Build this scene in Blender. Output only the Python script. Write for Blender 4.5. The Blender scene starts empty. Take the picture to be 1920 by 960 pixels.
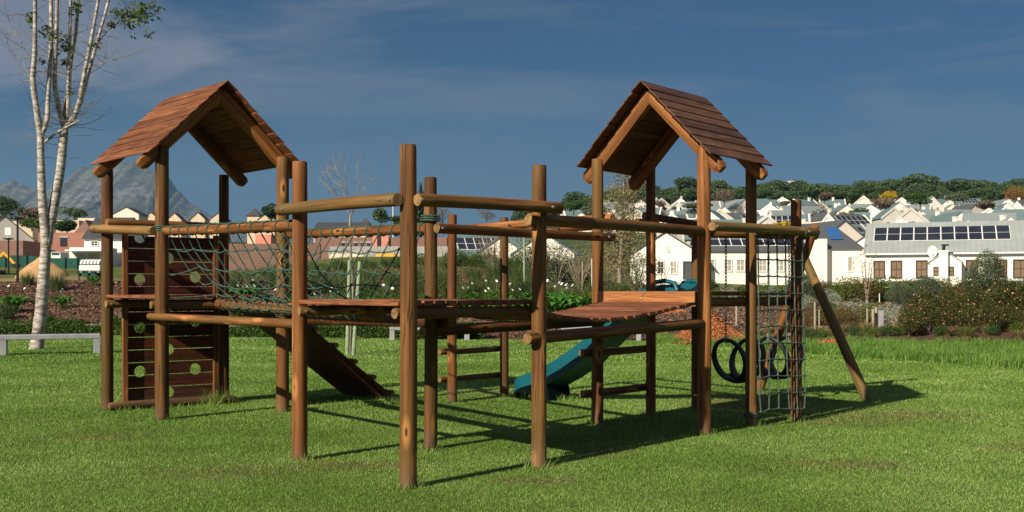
import bpy, bmesh, math, random
import numpy as np
from mathutils import Vector, Matrix, geometry, noise as mnoise
R = math.radians
F = 2050.0; CAMZ = 1.5; HZ = 545.0
scene = bpy.context.scene
COL = scene.collection

# ------------------------------------------------------------------ camera, world, sun
cam_d = bpy.data.cameras.new("camera"); cam = bpy.data.objects.new("camera", cam_d); COL.objects.link(cam)
cam.location = (0, 0, CAMZ); cam.rotation_euler = (R(90), 0, 0)
cam_d.sensor_width = 36; cam_d.lens = F / 1920 * 36; cam_d.shift_y = (HZ - 480) / 1920
cam_d.clip_start = 0.1; cam_d.clip_end = 20000
scene.camera = cam
scene.view_settings.view_transform = 'Standard'; scene.view_settings.look = 'None'
scene.view_settings.gamma = 1; scene.view_settings.use_curve_mapping = False
scene.view_settings.exposure = 0.5
SUN_EL = R(31); SUN_DIR = Vector((-0.64, -0.77, 0)).normalized()    # horizontal direction towards the sun
SUNV = Vector((SUN_DIR.x * math.cos(SUN_EL), SUN_DIR.y * math.cos(SUN_EL), math.sin(SUN_EL)))
sd = bpy.data.lights.new("sun", 'SUN'); sd.energy = 5.0; sd.angle = R(0.5); sd.color = (1.0, 0.89, 0.71)
so = bpy.data.objects.new("sun", sd); COL.objects.link(so)
so.rotation_euler = SUNV.to_track_quat('Z', 'Y').to_euler(); so.location = (-20, -20, 30)

def nd(nt, t, **kw):
    n = nt.nodes.new(t)
    for k, v in kw.items():
        if k.startswith('i_'):
            n.inputs[k[2:].replace('_', ' ')].default_value = v
        else: setattr(n, k, v)
    return n
def ramp(nt, fac, stops):
    r = nt.nodes.new('ShaderNodeValToRGB'); e = r.color_ramp.elements
    while len(e) < len(stops): e.new(0.5)
    for i, (p, c) in enumerate(stops):
        e[i].position = p; e[i].color = (*c, 1) if len(c) == 3 else c
    nt.links.new(fac, r.inputs[0]); return r.outputs[0]
def mixc(nt, fac, a, b, mode='MIX'):
    m = nt.nodes.new('ShaderNodeMix'); m.data_type = 'RGBA'; m.blend_type = mode
    for sock, v in ((m.inputs[0], fac), (m.inputs[6], a), (m.inputs[7], b)):
        if isinstance(v, (int, float)): sock.default_value = v
        elif isinstance(v, tuple): sock.default_value = (*v, 1)
        else: nt.links.new(v, sock)
    return m.outputs[2]
def mth(nt, op, a, b=None, clamp=False):
    m = nt.nodes.new('ShaderNodeMath'); m.operation = op; m.use_clamp = clamp
    for i, v in enumerate((a, b)):
        if v is None: continue
        if isinstance(v, (int, float)): m.inputs[i].default_value = v
        else: nt.links.new(v, m.inputs[i])
    return m.outputs[0]
def noise_n(nt, vec, scale, detail=4, rough=.6, dist=0):
    n = nd(nt, 'ShaderNodeTexNoise'); n.inputs['Scale'].default_value = scale
    n.inputs['Detail'].default_value = detail; n.inputs['Roughness'].default_value = rough
    n.inputs['Distortion'].default_value = dist
    if vec is not None: nt.links.new(vec, n.inputs['Vector'])
    return n.outputs['Fac']
def mapping(nt, vec, scale=(1, 1, 1), loc=(0, 0, 0)):
    m = nd(nt, 'ShaderNodeMapping'); m.inputs['Scale'].default_value = scale; m.inputs['Location'].default_value = loc
    nt.links.new(vec, m.inputs[0]); return m.outputs[0]

world = bpy.data.worlds.new("World"); scene.world = world; world.use_nodes = True
wt = world.node_tree; wt.nodes.clear()
sky = nd(wt, 'ShaderNodeTexSky'); sky.sky_type = 'NISHITA'; sky.sun_disc = False
sky.sun_elevation = SUN_EL; sky.sun_rotation = math.atan2(SUN_DIR.x, SUN_DIR.y)
sky.air_density = 1.0; sky.dust_density = 0.6; sky.ozone_density = 2.0; sky.altitude = 100
tc = nd(wt, 'ShaderNodeTexCoord'); G = tc.outputs['Generated']
sep = nd(wt, 'ShaderNodeSeparateXYZ'); wt.links.new(G, sep.inputs[0])
# cloud layer in direction space: ca = X/Y, cb = Z/Y
yy_ = mth(wt, 'MAXIMUM', sep.outputs['Y'], .15)
ca = mth(wt, 'DIVIDE', sep.outputs['X'], yy_); cb = mth(wt, 'DIVIDE', sep.outputs['Z'], yy_)
cmb = nd(wt, 'ShaderNodeCombineXYZ'); wt.links.new(ca, cmb.inputs[0]); wt.links.new(cb, cmb.inputs[1])
cn1 = noise_n(wt, mapping(wt, cmb.outputs[0], (5, 12, 1), (3.2, 1.7, 0)), 1.0, 8, .62, .8)
mp2 = nd(wt, 'ShaderNodeMapping'); mp2.inputs['Scale'].default_value = (2.6, 15, 1); mp2.inputs['Rotation'].default_value = (0, 0, R(-12)); mp2.inputs['Location'].default_value = (1.3, .4, 0)
wt.links.new(cmb.outputs[0], mp2.inputs[0]); cn2 = noise_n(wt, mp2.outputs[0], 1.0, 8, .6, .7)
nn1 = mth(wt, 'SUBTRACT', cn1, .5)
lo = mth(wt, 'SUBTRACT', cb, mth(wt, 'ADD', mth(wt, 'MULTIPLY', ca, .10), .213))
up_ = mth(wt, 'SUBTRACT', mth(wt, 'ADD', mth(wt, 'MULTIPLY', ca, -.52), .098), cb)
edge = mth(wt, 'MINIMUM', mth(wt, 'MULTIPLY', lo, 1.0), mth(wt, 'MULTIPLY', up_, .8))
b1 = mth(wt, 'MULTIPLY', mth(wt, 'ADD', edge, mth(wt, 'MULTIPLY', nn1, .09)), 34.0, True)
b1 = mth(wt, 'MULTIPLY', b1, mth(wt, 'ADD', mth(wt, 'MULTIPLY', cn1, .6), .55), True)
wisps = mth(wt, 'MULTIPLY', mth(wt, 'SUBTRACT', cn2, .44), 3.4, True)
wisps = mth(wt, 'MULTIPLY', wisps, mth(wt, 'ADD', mth(wt, 'MULTIPLY', cb, 2.4), .16), True)
veil = mth(wt, 'MULTIPLY', mth(wt, 'SUBTRACT', .20, cb), 3.2, True)
veil = mth(wt, 'MULTIPLY', veil, mth(wt, 'ADD', mth(wt, 'MULTIPLY', cn2, .8), .25), True)
cmask = mth(wt, 'MULTIPLY', mth(wt, 'MAXIMUM', mth(wt, 'MAXIMUM', b1, wisps), veil), 0.95, True)
skyc = mixc(wt, 1.0, sky.outputs[0], (.12, .28, .42), 'MULTIPLY')
cl = mixc(wt, cmask, skyc, (2.7, 2.8, 3.35))
bg = nd(wt, 'ShaderNodeBackground'); bg.inputs[1].default_value = 0.06
wt.links.new(cl, bg.inputs[0]); wo = nd(wt, 'ShaderNodeOutputWorld'); wt.links.new(bg.outputs[0], wo.inputs[0])

# ------------------------------------------------------------------ object helpers
def wm(o):
    m = o.matrix_basis.copy()
    if o.parent: m = wm(o.parent) @ o.matrix_parent_inverse @ m
    return m
def attach(child, parent):
    if parent is None: return
    child.parent = parent; child.matrix_parent_inverse = wm(parent).inverted()
def tag(o, label=None, cat=None, group=None, kind=None):
    if label: o['label'] = label
    if cat: o['category'] = cat
    if group: o['group'] = group
    if kind: o['kind'] = kind
    return o
def empty(name, loc=(0, 0, 0), label=None, cat=None, group=None):
    o = bpy.data.objects.new(name, None); COL.objects.link(o); o.location = loc; o.empty_display_size = .2
    return tag(o, label, cat, group)
def link_mesh(name, me, parent=None, loc=None):
    o = bpy.data.objects.new(name, me); COL.objects.link(o)
    if loc is not None: o.location = loc
    attach(o, parent); return o
class MB:
    """collects faces for one mesh; verts in its own frame"""
    def __init__(s): s.v = []; s.f = []; s.m = []; s.sm = []
    def add(s, vs, fs, mi=0, smooth=False):
        b = len(s.v); s.v += [tuple(p) for p in vs]
        for f in fs: s.f.append([i + b for i in f]); s.m.append(mi); s.sm.append(smooth)
    def box(s, c, d, mi=0, M=None, bev=0.0):
        x, y, z = d[0] / 2, d[1] / 2, d[2] / 2; c = Vector(c)
        if bev > 0:
            b = min(bev, x * .45, y * .45, z * .45); vs = []; 
            bm = bmesh.new(); bmesh.ops.create_cube(bm, size=1)
            for v in bm.verts: v.co = Vector((v.co.x * d[0], v.co.y * d[1], v.co.z * d[2]))
            bmesh.ops.bevel(bm, geom=list(bm.edges), offset=b, segments=1, affect='EDGES')
            bm.verts.index_update()
            vs = [v.co.copy() for v in bm.verts]; fs = [[v.index for v in f.verts] for f in bm.faces]; bm.free()
        else:
            vs = [Vector((sx * x, sy * y, sz * z)) for sx in (-1, 1) for sy in (-1, 1) for sz in (-1, 1)]
            fs = [(0, 1, 3, 2), (4, 6, 7, 5), (0, 4, 5, 1), (2, 3, 7, 6), (0, 2, 6, 4), (1, 5, 7, 3)]
        if M is not None: vs = [M @ v for v in vs]
        s.add([v + c for v in vs], fs, mi)
    def plank(s, a, b, w, t, up=(0, 0, 1), mi=0, bev=.004):
        """board from a to b; width w sideways, thickness t along up"""
        a = Vector(a); b = Vector(b); d = b - a; L = d.length; X = d.normalized(); U = Vector(up)
        Y = U.cross(X).normalized(); Z = X.cross(Y)
        M = Matrix((X, Y, Z)).transposed()
        s.box((a + b) / 2, (L, w, t), mi, M, bev)
    def tube(s, pts, r, n=6, mi=0, caps=True, smooth=True, capmi=None):
        pts = [Vector(p) for p in pts]; k = len(pts)
        rs = r if isinstance(r, (list, tuple)) else [r] * k
        rings = []; prev = None
        for i, p in enumerate(pts):
            t = (pts[min(i + 1, k - 1)] - pts[max(i - 1, 0)])
            t = t.normalized() if t.length > 1e-9 else Vector((0, 0, 1))
            if prev is None:
                a = Vector((0, 0, 1)) if abs(t.z) < .9 else Vector((1, 0, 0)); x = a.cross(t).normalized()
            else:
                x = prev - t * prev.dot(t)
                x = x.normalized() if x.length > 1e-6 else Vector((1, 0, 0)).cross(t).normalized()
            prev = x; y = t.cross(x)
            rings.append([p + (x * math.cos(2 * math.pi * j / n) + y * math.sin(2 * math.pi * j / n)) * rs[i] for j in range(n)])
        vs = [q for rg in rings for q in rg]; fs = []
        for i in range(k - 1):
            for j in range(n):
                j2 = (j + 1) % n; fs.append((i * n + j, i * n + j2, (i + 1) * n + j2, (i + 1) * n + j))
        s.add(vs, fs, mi, smooth)
        if caps:
            cm = mi if capmi is None else capmi
            s.add(rings[0], [list(range(n))[::-1]], cm); s.add(rings[-1], [list(range(n))], cm)
    def build(s, name, mats, parent=None, loc=None, rot=None):
        me = bpy.data.meshes.new(name)
        me.from_pydata(s.v, [], s.f)
        for m in (mats if isinstance(mats, (list, tuple)) else [mats]): me.materials.append(m)
        me.polygons.foreach_set('material_index', s.m); me.polygons.foreach_set('use_smooth', s.sm)
        me.update()
        o = bpy.data.objects.new(name, me); COL.objects.link(o)
        if loc is not None: o.location = loc
        if rot is not None: o.rotation_euler = rot
        attach(o, parent); return o
def np_mesh(name, V, Fq, mats, mi=None, smooth=False):
    """fast mesh: V (n,3), Fq (m,k) faces of equal size"""
    me = bpy.data.meshes.new(name); n = len(V); m, k = Fq.shape
    me.vertices.add(n); me.vertices.foreach_set('co', np.ascontiguousarray(V, dtype=np.float32).ravel())
    me.loops.add(m * k); me.loops.foreach_set('vertex_index', np.ascontiguousarray(Fq, dtype=np.int32).ravel())
    me.polygons.add(m); me.polygons.foreach_set('loop_start', np.arange(0, m * k, k, dtype=np.int32))
    try: me.polygons.foreach_set('loop_total', np.full(m, k, dtype=np.int32))
    except Exception: pass
    for t in (mats if isinstance(mats, (list, tuple)) else [mats]): me.materials.append(t)
    if mi is not None: me.polygons.foreach_set('material_index', np.asarray(mi, dtype=np.int32))
    if smooth: me.polygons.foreach_set('use_smooth', np.ones(m, dtype=bool))
    me.update(calc_edges=True); return me
def wp(u, v, Z): return Vector(((u - 960) * Z / F, Z, CAMZ + (HZ - v) * Z / F))
def copy_tree(o, parent=None):
    c = o.copy(); COL.objects.link(c)
    if parent is not None: c.parent = parent
    for ch in list(o.children): copy_tree(ch, c)
    return c

# ------------------------------------------------------------------ materials
def new_mat(name):
    m = bpy.data.materials.new(name); m.use_nodes = True; nt = m.node_tree; nt.nodes.clear()
    out = nd(nt, 'ShaderNodeOutputMaterial'); p = nd(nt, 'ShaderNodeBsdfPrincipled'); nt.links.new(p.outputs[0], out.inputs[0])
    return m, nt, p
def objc(nt): return nd(nt, 'ShaderNodeTexCoord').outputs['Object']
def bump(nt, p, h, strength=.3, dist=.01):
    b = nd(nt, 'ShaderNodeBump'); b.inputs['Strength'].default_value = strength; b.inputs['Distance'].default_value = dist
    nt.links.new(h, b.inputs['Height']); nt.links.new(b.outputs[0], p.inputs['Normal'])
def wood(name, dark, mid, light, grain=(17, 17, .9), rough=.62, spec=.22, knots=True, green=None, axis_isl=False):
    m, nt, p = new_mat(name); co = objc(nt)
    oi = nd(nt, 'ShaderNodeObjectInfo'); rnd = oi.outputs['Random']
    if axis_isl:
        rnd = nd(nt, 'ShaderNodeNewGeometry').outputs['Random Per Island']
    off = nd(nt, 'ShaderNodeCombineXYZ')
    for i in range(3): nt.links.new(mth(nt, 'MULTIPLY', rnd, 37.0 + 11 * i), off.inputs[i])
    va = nd(nt, 'ShaderNodeVectorMath'); va.operation = 'ADD'; nt.links.new(co, va.inputs[0]); nt.links.new(off.outputs[0], va.inputs[1])
    vec = va.outputs[0]
    g = noise_n(nt, mapping(nt, vec, grain), 1.0, 5, .62, .4)
    big = noise_n(nt, mapping(nt, vec, (grain[0] * .15, grain[1] * .15, grain[2] * .5)), 1.0, 3, .5)
    c = ramp(nt, g, [(.36, dark), (.5, mid), (.66, light)])
    c2 = mixc(nt, ramp(nt, big, [(.35, (0, 0, 0)), (.7, (.75, .75, .75))]), c, dark)
    if green: c2 = mixc(nt, ramp(nt, noise_n(nt, mapping(nt, vec, (5, 5, .8)), 1.0, 3), [(.42, (0, 0, 0)), (.62, (.75, .75, .75))]), c2, green)
    if knots:
        vo = nd(nt, 'ShaderNodeTexVoronoi'); nt.links.new(mapping(nt, vec, (grain[0] * .30, grain[1] * .30, grain[2] * 1.9)), vo.inputs['Vector']); vo.inputs['Scale'].default_value = 1.0
        k = ramp(nt, vo.outputs['Distance'], [(.0, (1, 1, 1)), (.13, (.8, .8, .8)), (.26, (0, 0, 0))])
        c2 = mixc(nt, mth(nt, 'MULTIPLY', k, .75), c2, tuple(min(1, x * 1.5) for x in light))
        k2 = ramp(nt, vo.outputs['Distance'], [(.0, (1, 1, 1)), (.07, (.9, .9, .9)), (.10, (0, 0, 0))])
        c2 = mixc(nt, k2, c2, tuple(x * .5 for x in dark))
    # drying cracks
    ck = noise_n(nt, mapping(nt, vec, (grain[0] * .8, grain[1] * .8, grain[2] * .3)), 1.0, 2, .5)
    crack = ramp(nt, mth(nt, 'ABSOLUTE', mth(nt, 'SUBTRACT', ck, .56)), [(0, (1, 1, 1)), (.011, (0, 0, 0))])
    c2 = mixc(nt, mth(nt, 'MULTIPLY', crack, .7), c2, tuple(x * .3 for x in dark))
    gz = nd(nt, 'ShaderNodeSeparateXYZ'); nt.links.new(nd(nt, 'ShaderNodeNewGeometry').outputs['Position'], gz.inputs[0])
    dz = mth(nt, 'ADD', gz.outputs[2], mth(nt, 'MULTIPLY', big, .35))
    c2 = mixc(nt, ramp(nt, dz, [(.16, (.75, .75, .75)), (.42, (0, 0, 0))]), c2, (.15, .095, .06))
    val = mth(nt, 'ADD', mth(nt, 'MULTIPLY', rnd, .5), .75)
    hs = nd(nt, 'ShaderNodeHueSaturation'); nt.links.new(c2, hs.inputs['Color']); nt.links.new(val, hs.inputs['Value'])
    nt.links.new(hs.outputs[0], p.inputs['Base Color'])
    p.inputs['Roughness'].default_value = rough; p.inputs['Specular IOR Level'].default_value = spec
    bump(nt, p, mth(nt, 'SUBTRACT', g, mth(nt, 'MULTIPLY', crack, .8)), .6, .008)
    return m
def plain(name, col, rough=.6, var=.12, scale=3.0, metal=0.0, spec=.4, bmp=0.0, bscale=40, dirt=None):
    m, nt, p = new_mat(name); co = objc(nt)
    n = noise_n(nt, co, scale, 6, .6)
    c = ramp(nt, n, [(.3, tuple(x * (1 - var) for x in col)), (.7, tuple(min(1, x * (1 + var)) for x in col))])
    if dirt:
        c = mixc(nt, ramp(nt, noise_n(nt, mapping(nt, co, (2, 2, .4)), 1.0, 6, .7), [(.5, (0, 0, 0)), (.75, (.6, .6, .6))]), c, dirt)
    nt.links.new(c, p.inputs['Base Color'])
    p.inputs['Roughness'].default_value = rough; p.inputs['Metallic'].default_value = metal; p.inputs['Specular IOR Level'].default_value = spec
    if bmp: bump(nt, p, noise_n(nt, co, bscale, 4), bmp, .01)
    return m
def leafm(name, cols, rough=.55, trans=.25, spread=1.0):
    """foliage: colour varies leaf by leaf and clump by clump"""
    m, nt, p = new_mat(name)
    geo = nd(nt, 'ShaderNodeNewGeometry'); r = geo.outputs['Random Per Island']
    oi = nd(nt, 'ShaderNodeObjectInfo').outputs['Random']
    cn = noise_n(nt, objc(nt), 1.6 * spread, 3)
    f = mth(nt, 'ADD', mth(nt, 'MULTIPLY', r, .6), mth(nt, 'MULTIPLY', mth(nt, 'SUBTRACT', cn, .25), .8))
    f = mth(nt, 'ADD', f, mth(nt, 'MULTIPLY', mth(nt, 'SUBTRACT', oi, .5), .15))
    k = len(cols); c = ramp(nt, f, [(.12 + .76 * i / (k - 1), cols[i]) for i in range(k)])
    nt.links.new(c, p.inputs['Base Color']); p.inputs['Roughness'].default_value = rough
    p.inputs['Specular IOR Level'].default_value = .3
    if trans:
        tr = nd(nt, 'ShaderNodeBsdfTranslucent'); nt.links.new(c, tr.inputs[0])
        mx = nd(nt, 'ShaderNodeMixShader'); mx.inputs[0].default_value = trans
        nt.links.new(p.outputs[0], mx.inputs[1]); nt.links.new(tr.outputs[0], mx.inputs[2])
        nt.links.new(mx.outputs[0], nt.nodes['Material Output'].inputs[0])
    return m
def brickm(name, c1, c2, mortar, sc=4.0):
    m, nt, p = new_mat(name); co = objc(nt); s = nd(nt, 'ShaderNodeSeparateXYZ'); nt.links.new(co, s.inputs[0])
    cb = nd(nt, 'ShaderNodeCombineXYZ'); nt.links.new(mth(nt, 'ADD', s.outputs[0], s.outputs[1]), cb.inputs[0]); nt.links.new(s.outputs[2], cb.inputs[1])
    b = nd(nt, 'ShaderNodeTexBrick'); nt.links.new(cb.outputs[0], b.inputs['Vector']); b.inputs['Scale'].default_value = sc
    b.inputs['Color1'].default_value = (*c1, 1); b.inputs['Color2'].default_value = (*c2, 1); b.inputs['Mortar'].default_value = (*mortar, 1)
    b.inputs['Mortar Size'].default_value = .02
    n = noise_n(nt, co, .8, 5)
    c = mixc(nt, ramp(nt, n, [(.35, (0, 0, 0)), (.7, (.6, .6, .6))]), b.outputs['Color'], tuple((a + d) * .55 for a, d in zip(c1, mortar)))
    nt.links.new(c, p.inputs['Base Color']); p.inputs['Roughness'].default_value = .9
    return m
M = {}
M['log'] = wood('log_wood', (.06, .023, .007), (.165, .066, .019), (.31, .14, .042), green=(.125, .075, .022))
M['log_o'] = wood('orange_log_wood', (.11, .04, .012), (.24, .094, .027), (.38, .165, .052))
M['log_pale'] = wood('pale_log_wood', (.10, .05, .016), (.21, .115, .038), (.33, .19, .07), green=(.15, .115, .04))
M['log_d'] = wood('dark_log_wood', (.05, .020, .007), (.105, .041, .013), (.16, .066, .020))
M['end'] = wood('end_grain', (.15, .08, .03), (.27, .165, .07), (.36, .23, .10), grain=(30, 30, 30), knots=False)
M['deck'] = wood('deck_plank', (.10, .034, .015), (.21, .078, .035), (.31, .13, .062), grain=(3.2, 60, 60), axis_isl=True, rough=.6)
M['roofb'] = wood('roof_board', (.09, .031, .012), (.18, .066, .025), (.29, .12, .05), grain=(2.2, 34, 34), axis_isl=True, rough=.55, spec=.25)
M['roofd'] = wood('weathered_roof_board', (.06, .026, .013), (.115, .054, .027), (.19, .095, .05), grain=(2.2, 34, 34), axis_isl=True, rough=.55, spec=.25)
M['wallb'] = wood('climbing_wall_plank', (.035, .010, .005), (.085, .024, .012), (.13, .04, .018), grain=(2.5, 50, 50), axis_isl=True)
M['panel'] = wood('side_board', (.24, .085, .03), (.40, .17, .06), (.50, .25, .09), grain=(2.0, 30, 30), rough=.35, spec=.5)
M['rope_g'] = plain('grey_green_rope', (.06, .095, .075), .8, .3, 25, bmp=.5, bscale=180)
M['rope'] = plain('green_rope', (.038, .09, .065), .8, .3, 25, bmp=.5, bscale=180)
M['steel'] = plain('galvanised_steel', (.45, .45, .43), .4, .2, 30, metal=.8)
M['rust'] = plain('old_chain', (.10, .085, .075), .5, .4, 40, metal=.6)
M['rubber'] = plain('black_rubber', (.012, .012, .014), .45, .3, 8, spec=.4)
M['slide_dark'] = plain('dark_slide_colour', (.002, .006, .008), .9, .1, 3, spec=.03)  # near-black colour on the slide's lower outer sides and foot
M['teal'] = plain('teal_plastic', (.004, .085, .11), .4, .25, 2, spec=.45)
M['concrete'] = plain('concrete', (.30, .31, .33), .85, .12, 4, bmp=.25, bscale=60, dirt=(.2, .2, .19))
M['conc_l'] = plain('concrete_panel', (.32, .32, .31), .9, .25, .8, dirt=(.18, .17, .15))
M['white'] = plain('white_plaster', (.80, .775, .72), .8, .04, .6, dirt=(.66, .62, .55))
M['cream'] = plain('cream_plaster', (.62, .50, .36), .85, .06, .6, dirt=(.5, .4, .3))
M['cream2'] = plain('pale_cream_plaster', (.74, .67, .57), .85, .05, .6)
M['grey_p'] = plain('pale_grey_plaster', (.52, .50, .46), .85, .05, .6)
M['slate'] = plain('dark_slate_roof', (.055, .058, .066), .6, .15, 2)
M['tile_r'] = plain('brown_roof', (.13, .09, .075), .8, .15, 2)
M['frame_w'] = plain('white_frame', (.75, .75, .73), .5, .03, 3)
M['frame_b'] = plain('brown_frame', (.055, .04, .03), .5, .1, 3)
M['wdark'] = plain('window_dark', (.03, .03, .03), .15, .3, 2, spec=.8)
M['blind'] = plain('pale_blind', (.34, .33, .27), .4, .15, 8, spec=.6)
M['blindb'] = plain('brown_blind', (.17, .105, .06), .4, .3, 6, spec=.6)
M['black'] = plain('black_paint', (.012, .012, .013), .4, .2, 5)
M['yellow'] = plain('yellow_paint', (.62, .33, .03), .45, .1, 5)
M['green_net'] = plain('green_shade_cloth', (.012, .075, .055), .9, .3, 1.2)
M['stake_g'] = plain('green_grey_stake', (.23, .30, .18), .8, .3, 9, bmp=.4)
M['stake'] = plain('grey_wood_stake', (.30, .26, .18), .85, .3, 9, bmp=.4)
M['sand'] = plain('sand', (.42, .25, .12), .95, .2, 2, bmp=.6, bscale=12)
M['brick'] = brickm('red_brick', (.29, .10, .07), (.36, .14, .10), (.30, .20, .16), 3.0)
M['brick_d'] = brickm('brown_brick', (.17, .075, .055), (.22, .10, .07), (.26, .19, .16), 2.6)
M['brick_m'] = brickm('weathered_brick', (.12, .05, .036), (.17, .075, .052), (.24, .19, .16), 2.2)
M['pink'] = plain('terracotta_plaster', (.60, .24, .18), .9, .08, 1)
M['sack'] = plain('yellow_sack', (.62, .33, .04), .7, .2, 3)
M['sack_w'] = plain('pale_sack', (.55, .47, .34), .8, .2, 3)
M['yellowleaf'] = leafm('yellow_leaf', [(.35, .22, .01), (.55, .38, .02), (.7, .5, .05)], spread=.3)
M['orangeleaf'] = leafm('orange_leaf', [(.18, .09, .02), (.32, .16, .03), (.42, .24, .05)], spread=.3)
def metal_roof(name, col):
    m, nt, p = new_mat(name); co = objc(nt); s = nd(nt, 'ShaderNodeSeparateXYZ'); nt.links.new(co, s.inputs[0])
    w = mth(nt, 'PINGPONG', mth(nt, 'MULTIPLY', s.outputs[0], 1.0), .2)
    c = ramp(nt, noise_n(nt, co, .5, 5), [(.3, tuple(x * .9 for x in col)), (.7, tuple(x * 1.08 for x in col))])
    seam = ramp(nt, w, [(0, (1, 1, 1)), (.1, (0, 0, 0))])
    c = mixc(nt, mth(nt, 'MULTIPLY', seam, .25), c, tuple(x * .6 for x in col))
    nt.links.new(c, p.inputs['Base Color']); p.inputs['Roughness'].default_value = .6; p.inputs['Specular IOR Level'].default_value = .3
    bump(nt, p, w, .4, .05); return m
M['roof_grey'] = metal_roof('grey_metal_roof', (.30, .33, .33))
M['roof_teal'] = metal_roof('teal_grey_roof', (.12, .175, .185))
M['roof_mid'] = metal_roof('mid_grey_roof', (.20, .235, .24))
M['roof_dark'] = metal_roof('charcoal_roof', (.085, .09, .10))
def solarm():
    m, nt, p = new_mat('solar_cells'); co = objc(nt)
    n = noise_n(nt, co, .6, 2)
    nt.links.new(ramp(nt, n, [(.3, (.012, .014, .022)), (.7, (.022, .026, .042))]), p.inputs['Base Color'])
    p.inputs['Roughness'].default_value = .25; return m
M['solar'] = solarm()
# foliage
M['grass'] = leafm('grass_blade', [(.045, .10, .015), (.12, .235, .032), (.21, .38, .06), (.50, .64, .22)], .6, .3, .25)
M['grass_long'] = leafm('long_grass_blade', [(.07, .16, .02), (.14, .28, .04), (.24, .38, .09)], .55, .35, .5)
M['hedge'] = leafm('hedge_leaf', [(.02, .05, .006), (.045, .10, .012), (.085, .155, .02)], .4, .2)
M['bush'] = leafm('bush_leaf', [(.02, .05, .012), (.04, .09, .018), (.08, .14, .03)], .5, .2)
M['bush_y'] = leafm('yellow_green_leaf', [(.05, .09, .012), (.09, .14, .02), (.15, .20, .03)], .5, .25)
M['olive'] = leafm('olive_leaf', [(.06, .085, .045), (.10, .13, .07), (.18, .21, .13)], .5, .15)
M['lily'] = leafm('lily_leaf', [(.045, .14, .018), (.09, .24, .03), (.16, .34, .06)], .35, .3)
M['petal'] = plain('white_petal', (.8, .8, .74), .5, .05, 3)
M['reed'] = leafm('reed_blade', [(.045, .075, .02), (.08, .125, .035), (.13, .17, .06)], .6, .2)
M['dry'] = leafm('dry_tussock', [(.16, .15, .05), (.26, .22, .09), (.36, .29, .14)], .7, .2)
M['redsh'] = leafm('red_green_leaf', [(.05, .07, .015), (.09, .085, .02), (.20, .075, .02)], .5, .2)
M['silver'] = leafm('silver_leaf', [(.20, .26, .18), (.36, .42, .33), (.55, .60, .50)], .6, .15)
M['org_leaf'] = leafm('dark_shrub_leaf', [(.025, .04, .008), (.055, .075, .016), (.12, .11, .03)], .5, .2)
M['flower_o'] = plain('orange_flower', (.48, .22, .10), .6, .3, 3)
M['pine'] = leafm('pine_needles', [(.03, .055, .022), (.065, .11, .038), (.115, .175, .065)], .6, .1, .35)
M['pine_b'] = leafm('cypress_leaf', [(.015, .035, .014), (.03, .06, .02), (.05, .085, .03)], .6, .1)
M['sparse'] = leafm('sparse_yellow_leaf', [(.14, .14, .05), (.22, .20, .08), (.30, .26, .11)], .6, .25)
M['brownleaf'] = leafm('brown_twig', [(.11, .08, .05), (.16, .12, .08), (.22, .17, .12)], .8, .1)
M['bark'] = plain('bark', (.13, .10, .075), .9, .3, 6, bmp=.6, bscale=20)
M['twig'] = plain('grey_twig', (.24, .20, .155), .85, .25, 6)
def whitebark():
    m, nt, p = new_mat('white_bark'); co = objc(nt)
    n = noise_n(nt, mapping(nt, co, (5, 5, 16)), 1.0, 6, .7, .5)
    c = ramp(nt, n, [(.34, (.05, .04, .03)), (.45, (.24, .21, .18)), (.56, (.48, .44, .40)), (.72, (.62, .58, .54))])
    nt.links.new(c, p.inputs['Base Color']); p.inputs['Roughness'].default_value = .85
    bump(nt, p, n, .7, .02); return m
M['wbark'] = whitebark()
def groundm(name, stops, scale=6, bm=.5, patch=None):
    m, nt, p = new_mat(name); co = objc(nt)
    n = noise_n(nt, co, scale, 8, .7); c = ramp(nt, n, stops)
    if patch:
        c = mixc(nt, ramp(nt, noise_n(nt, co, patch[0], 3, .6), [(patch[1], (0, 0, 0)), (patch[1] + .08, (1, 1, 1))]), c, patch[2])
    nt.links.new(c, p.inputs['Base Color']); p.inputs['Roughness'].default_value = .95
    p.inputs['Specular IOR Level'].default_value = .1
    bump(nt, p, n, bm, .05); return m
M['soil_lawn'] = groundm('turf_soil', [(.3, (.045, .07, .015)), (.55, (.08, .115, .025)), (.75, (.13, .13, .045))], 9, .5)
M['mulch'] = groundm('mulch', [(.3, (.035, .02, .014)), (.5, (.10, .058, .038)), (.68, (.20, .125, .085))], 14, 1.0)
M['field'] = groundm('field', [(.3, (.05, .075, .02)), (.5, (.09, .12, .03)), (.7, (.17, .15, .06))], .35, .4, (.05, .55, (.25, .19, .10)))
M['hill'] = groundm('hill_scrub', [(.3, (.03, .055, .018)), (.5, (.06, .085, .03)), (.7, (.15, .13, .075))], .06, .4)
M['omulch'] = leafm('orange_mulch_chip', [(.22, .07, .03), (.42, .15, .06), (.55, .24, .10)], .9, 0, 3)
M['chip'] = leafm('bark_chip', [(.05, .028, .018), (.13, .075, .05), (.26, .17, .12)], .9, 0, 3)
def mountm():
    m, nt, p = new_mat('mountain_rock'); co = objc(nt)
    n = noise_n(nt, mapping(nt, co, (.022, .022, .016)), 1.0, 12, .78, .8)
    c = ramp(nt, n, [(.40, (.04, .043, .045)), (.5, (.13, .13, .125)), (.60, (.28, .265, .25))])
    v = noise_n(nt, mapping(nt, co, (.002, .002, .006)), 1.0, 5)
    c = mixc(nt, ramp(nt, v, [(.4, (0, 0, 0)), (.6, (.8, .8, .8))]), c, (.07, .085, .045))
    nt.links.new(c, p.inputs['Base Color']); p.inputs['Roughness'].default_value = .95; bump(nt, p, n, .8, 14); return m
M['rock'] = mountm()

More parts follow.
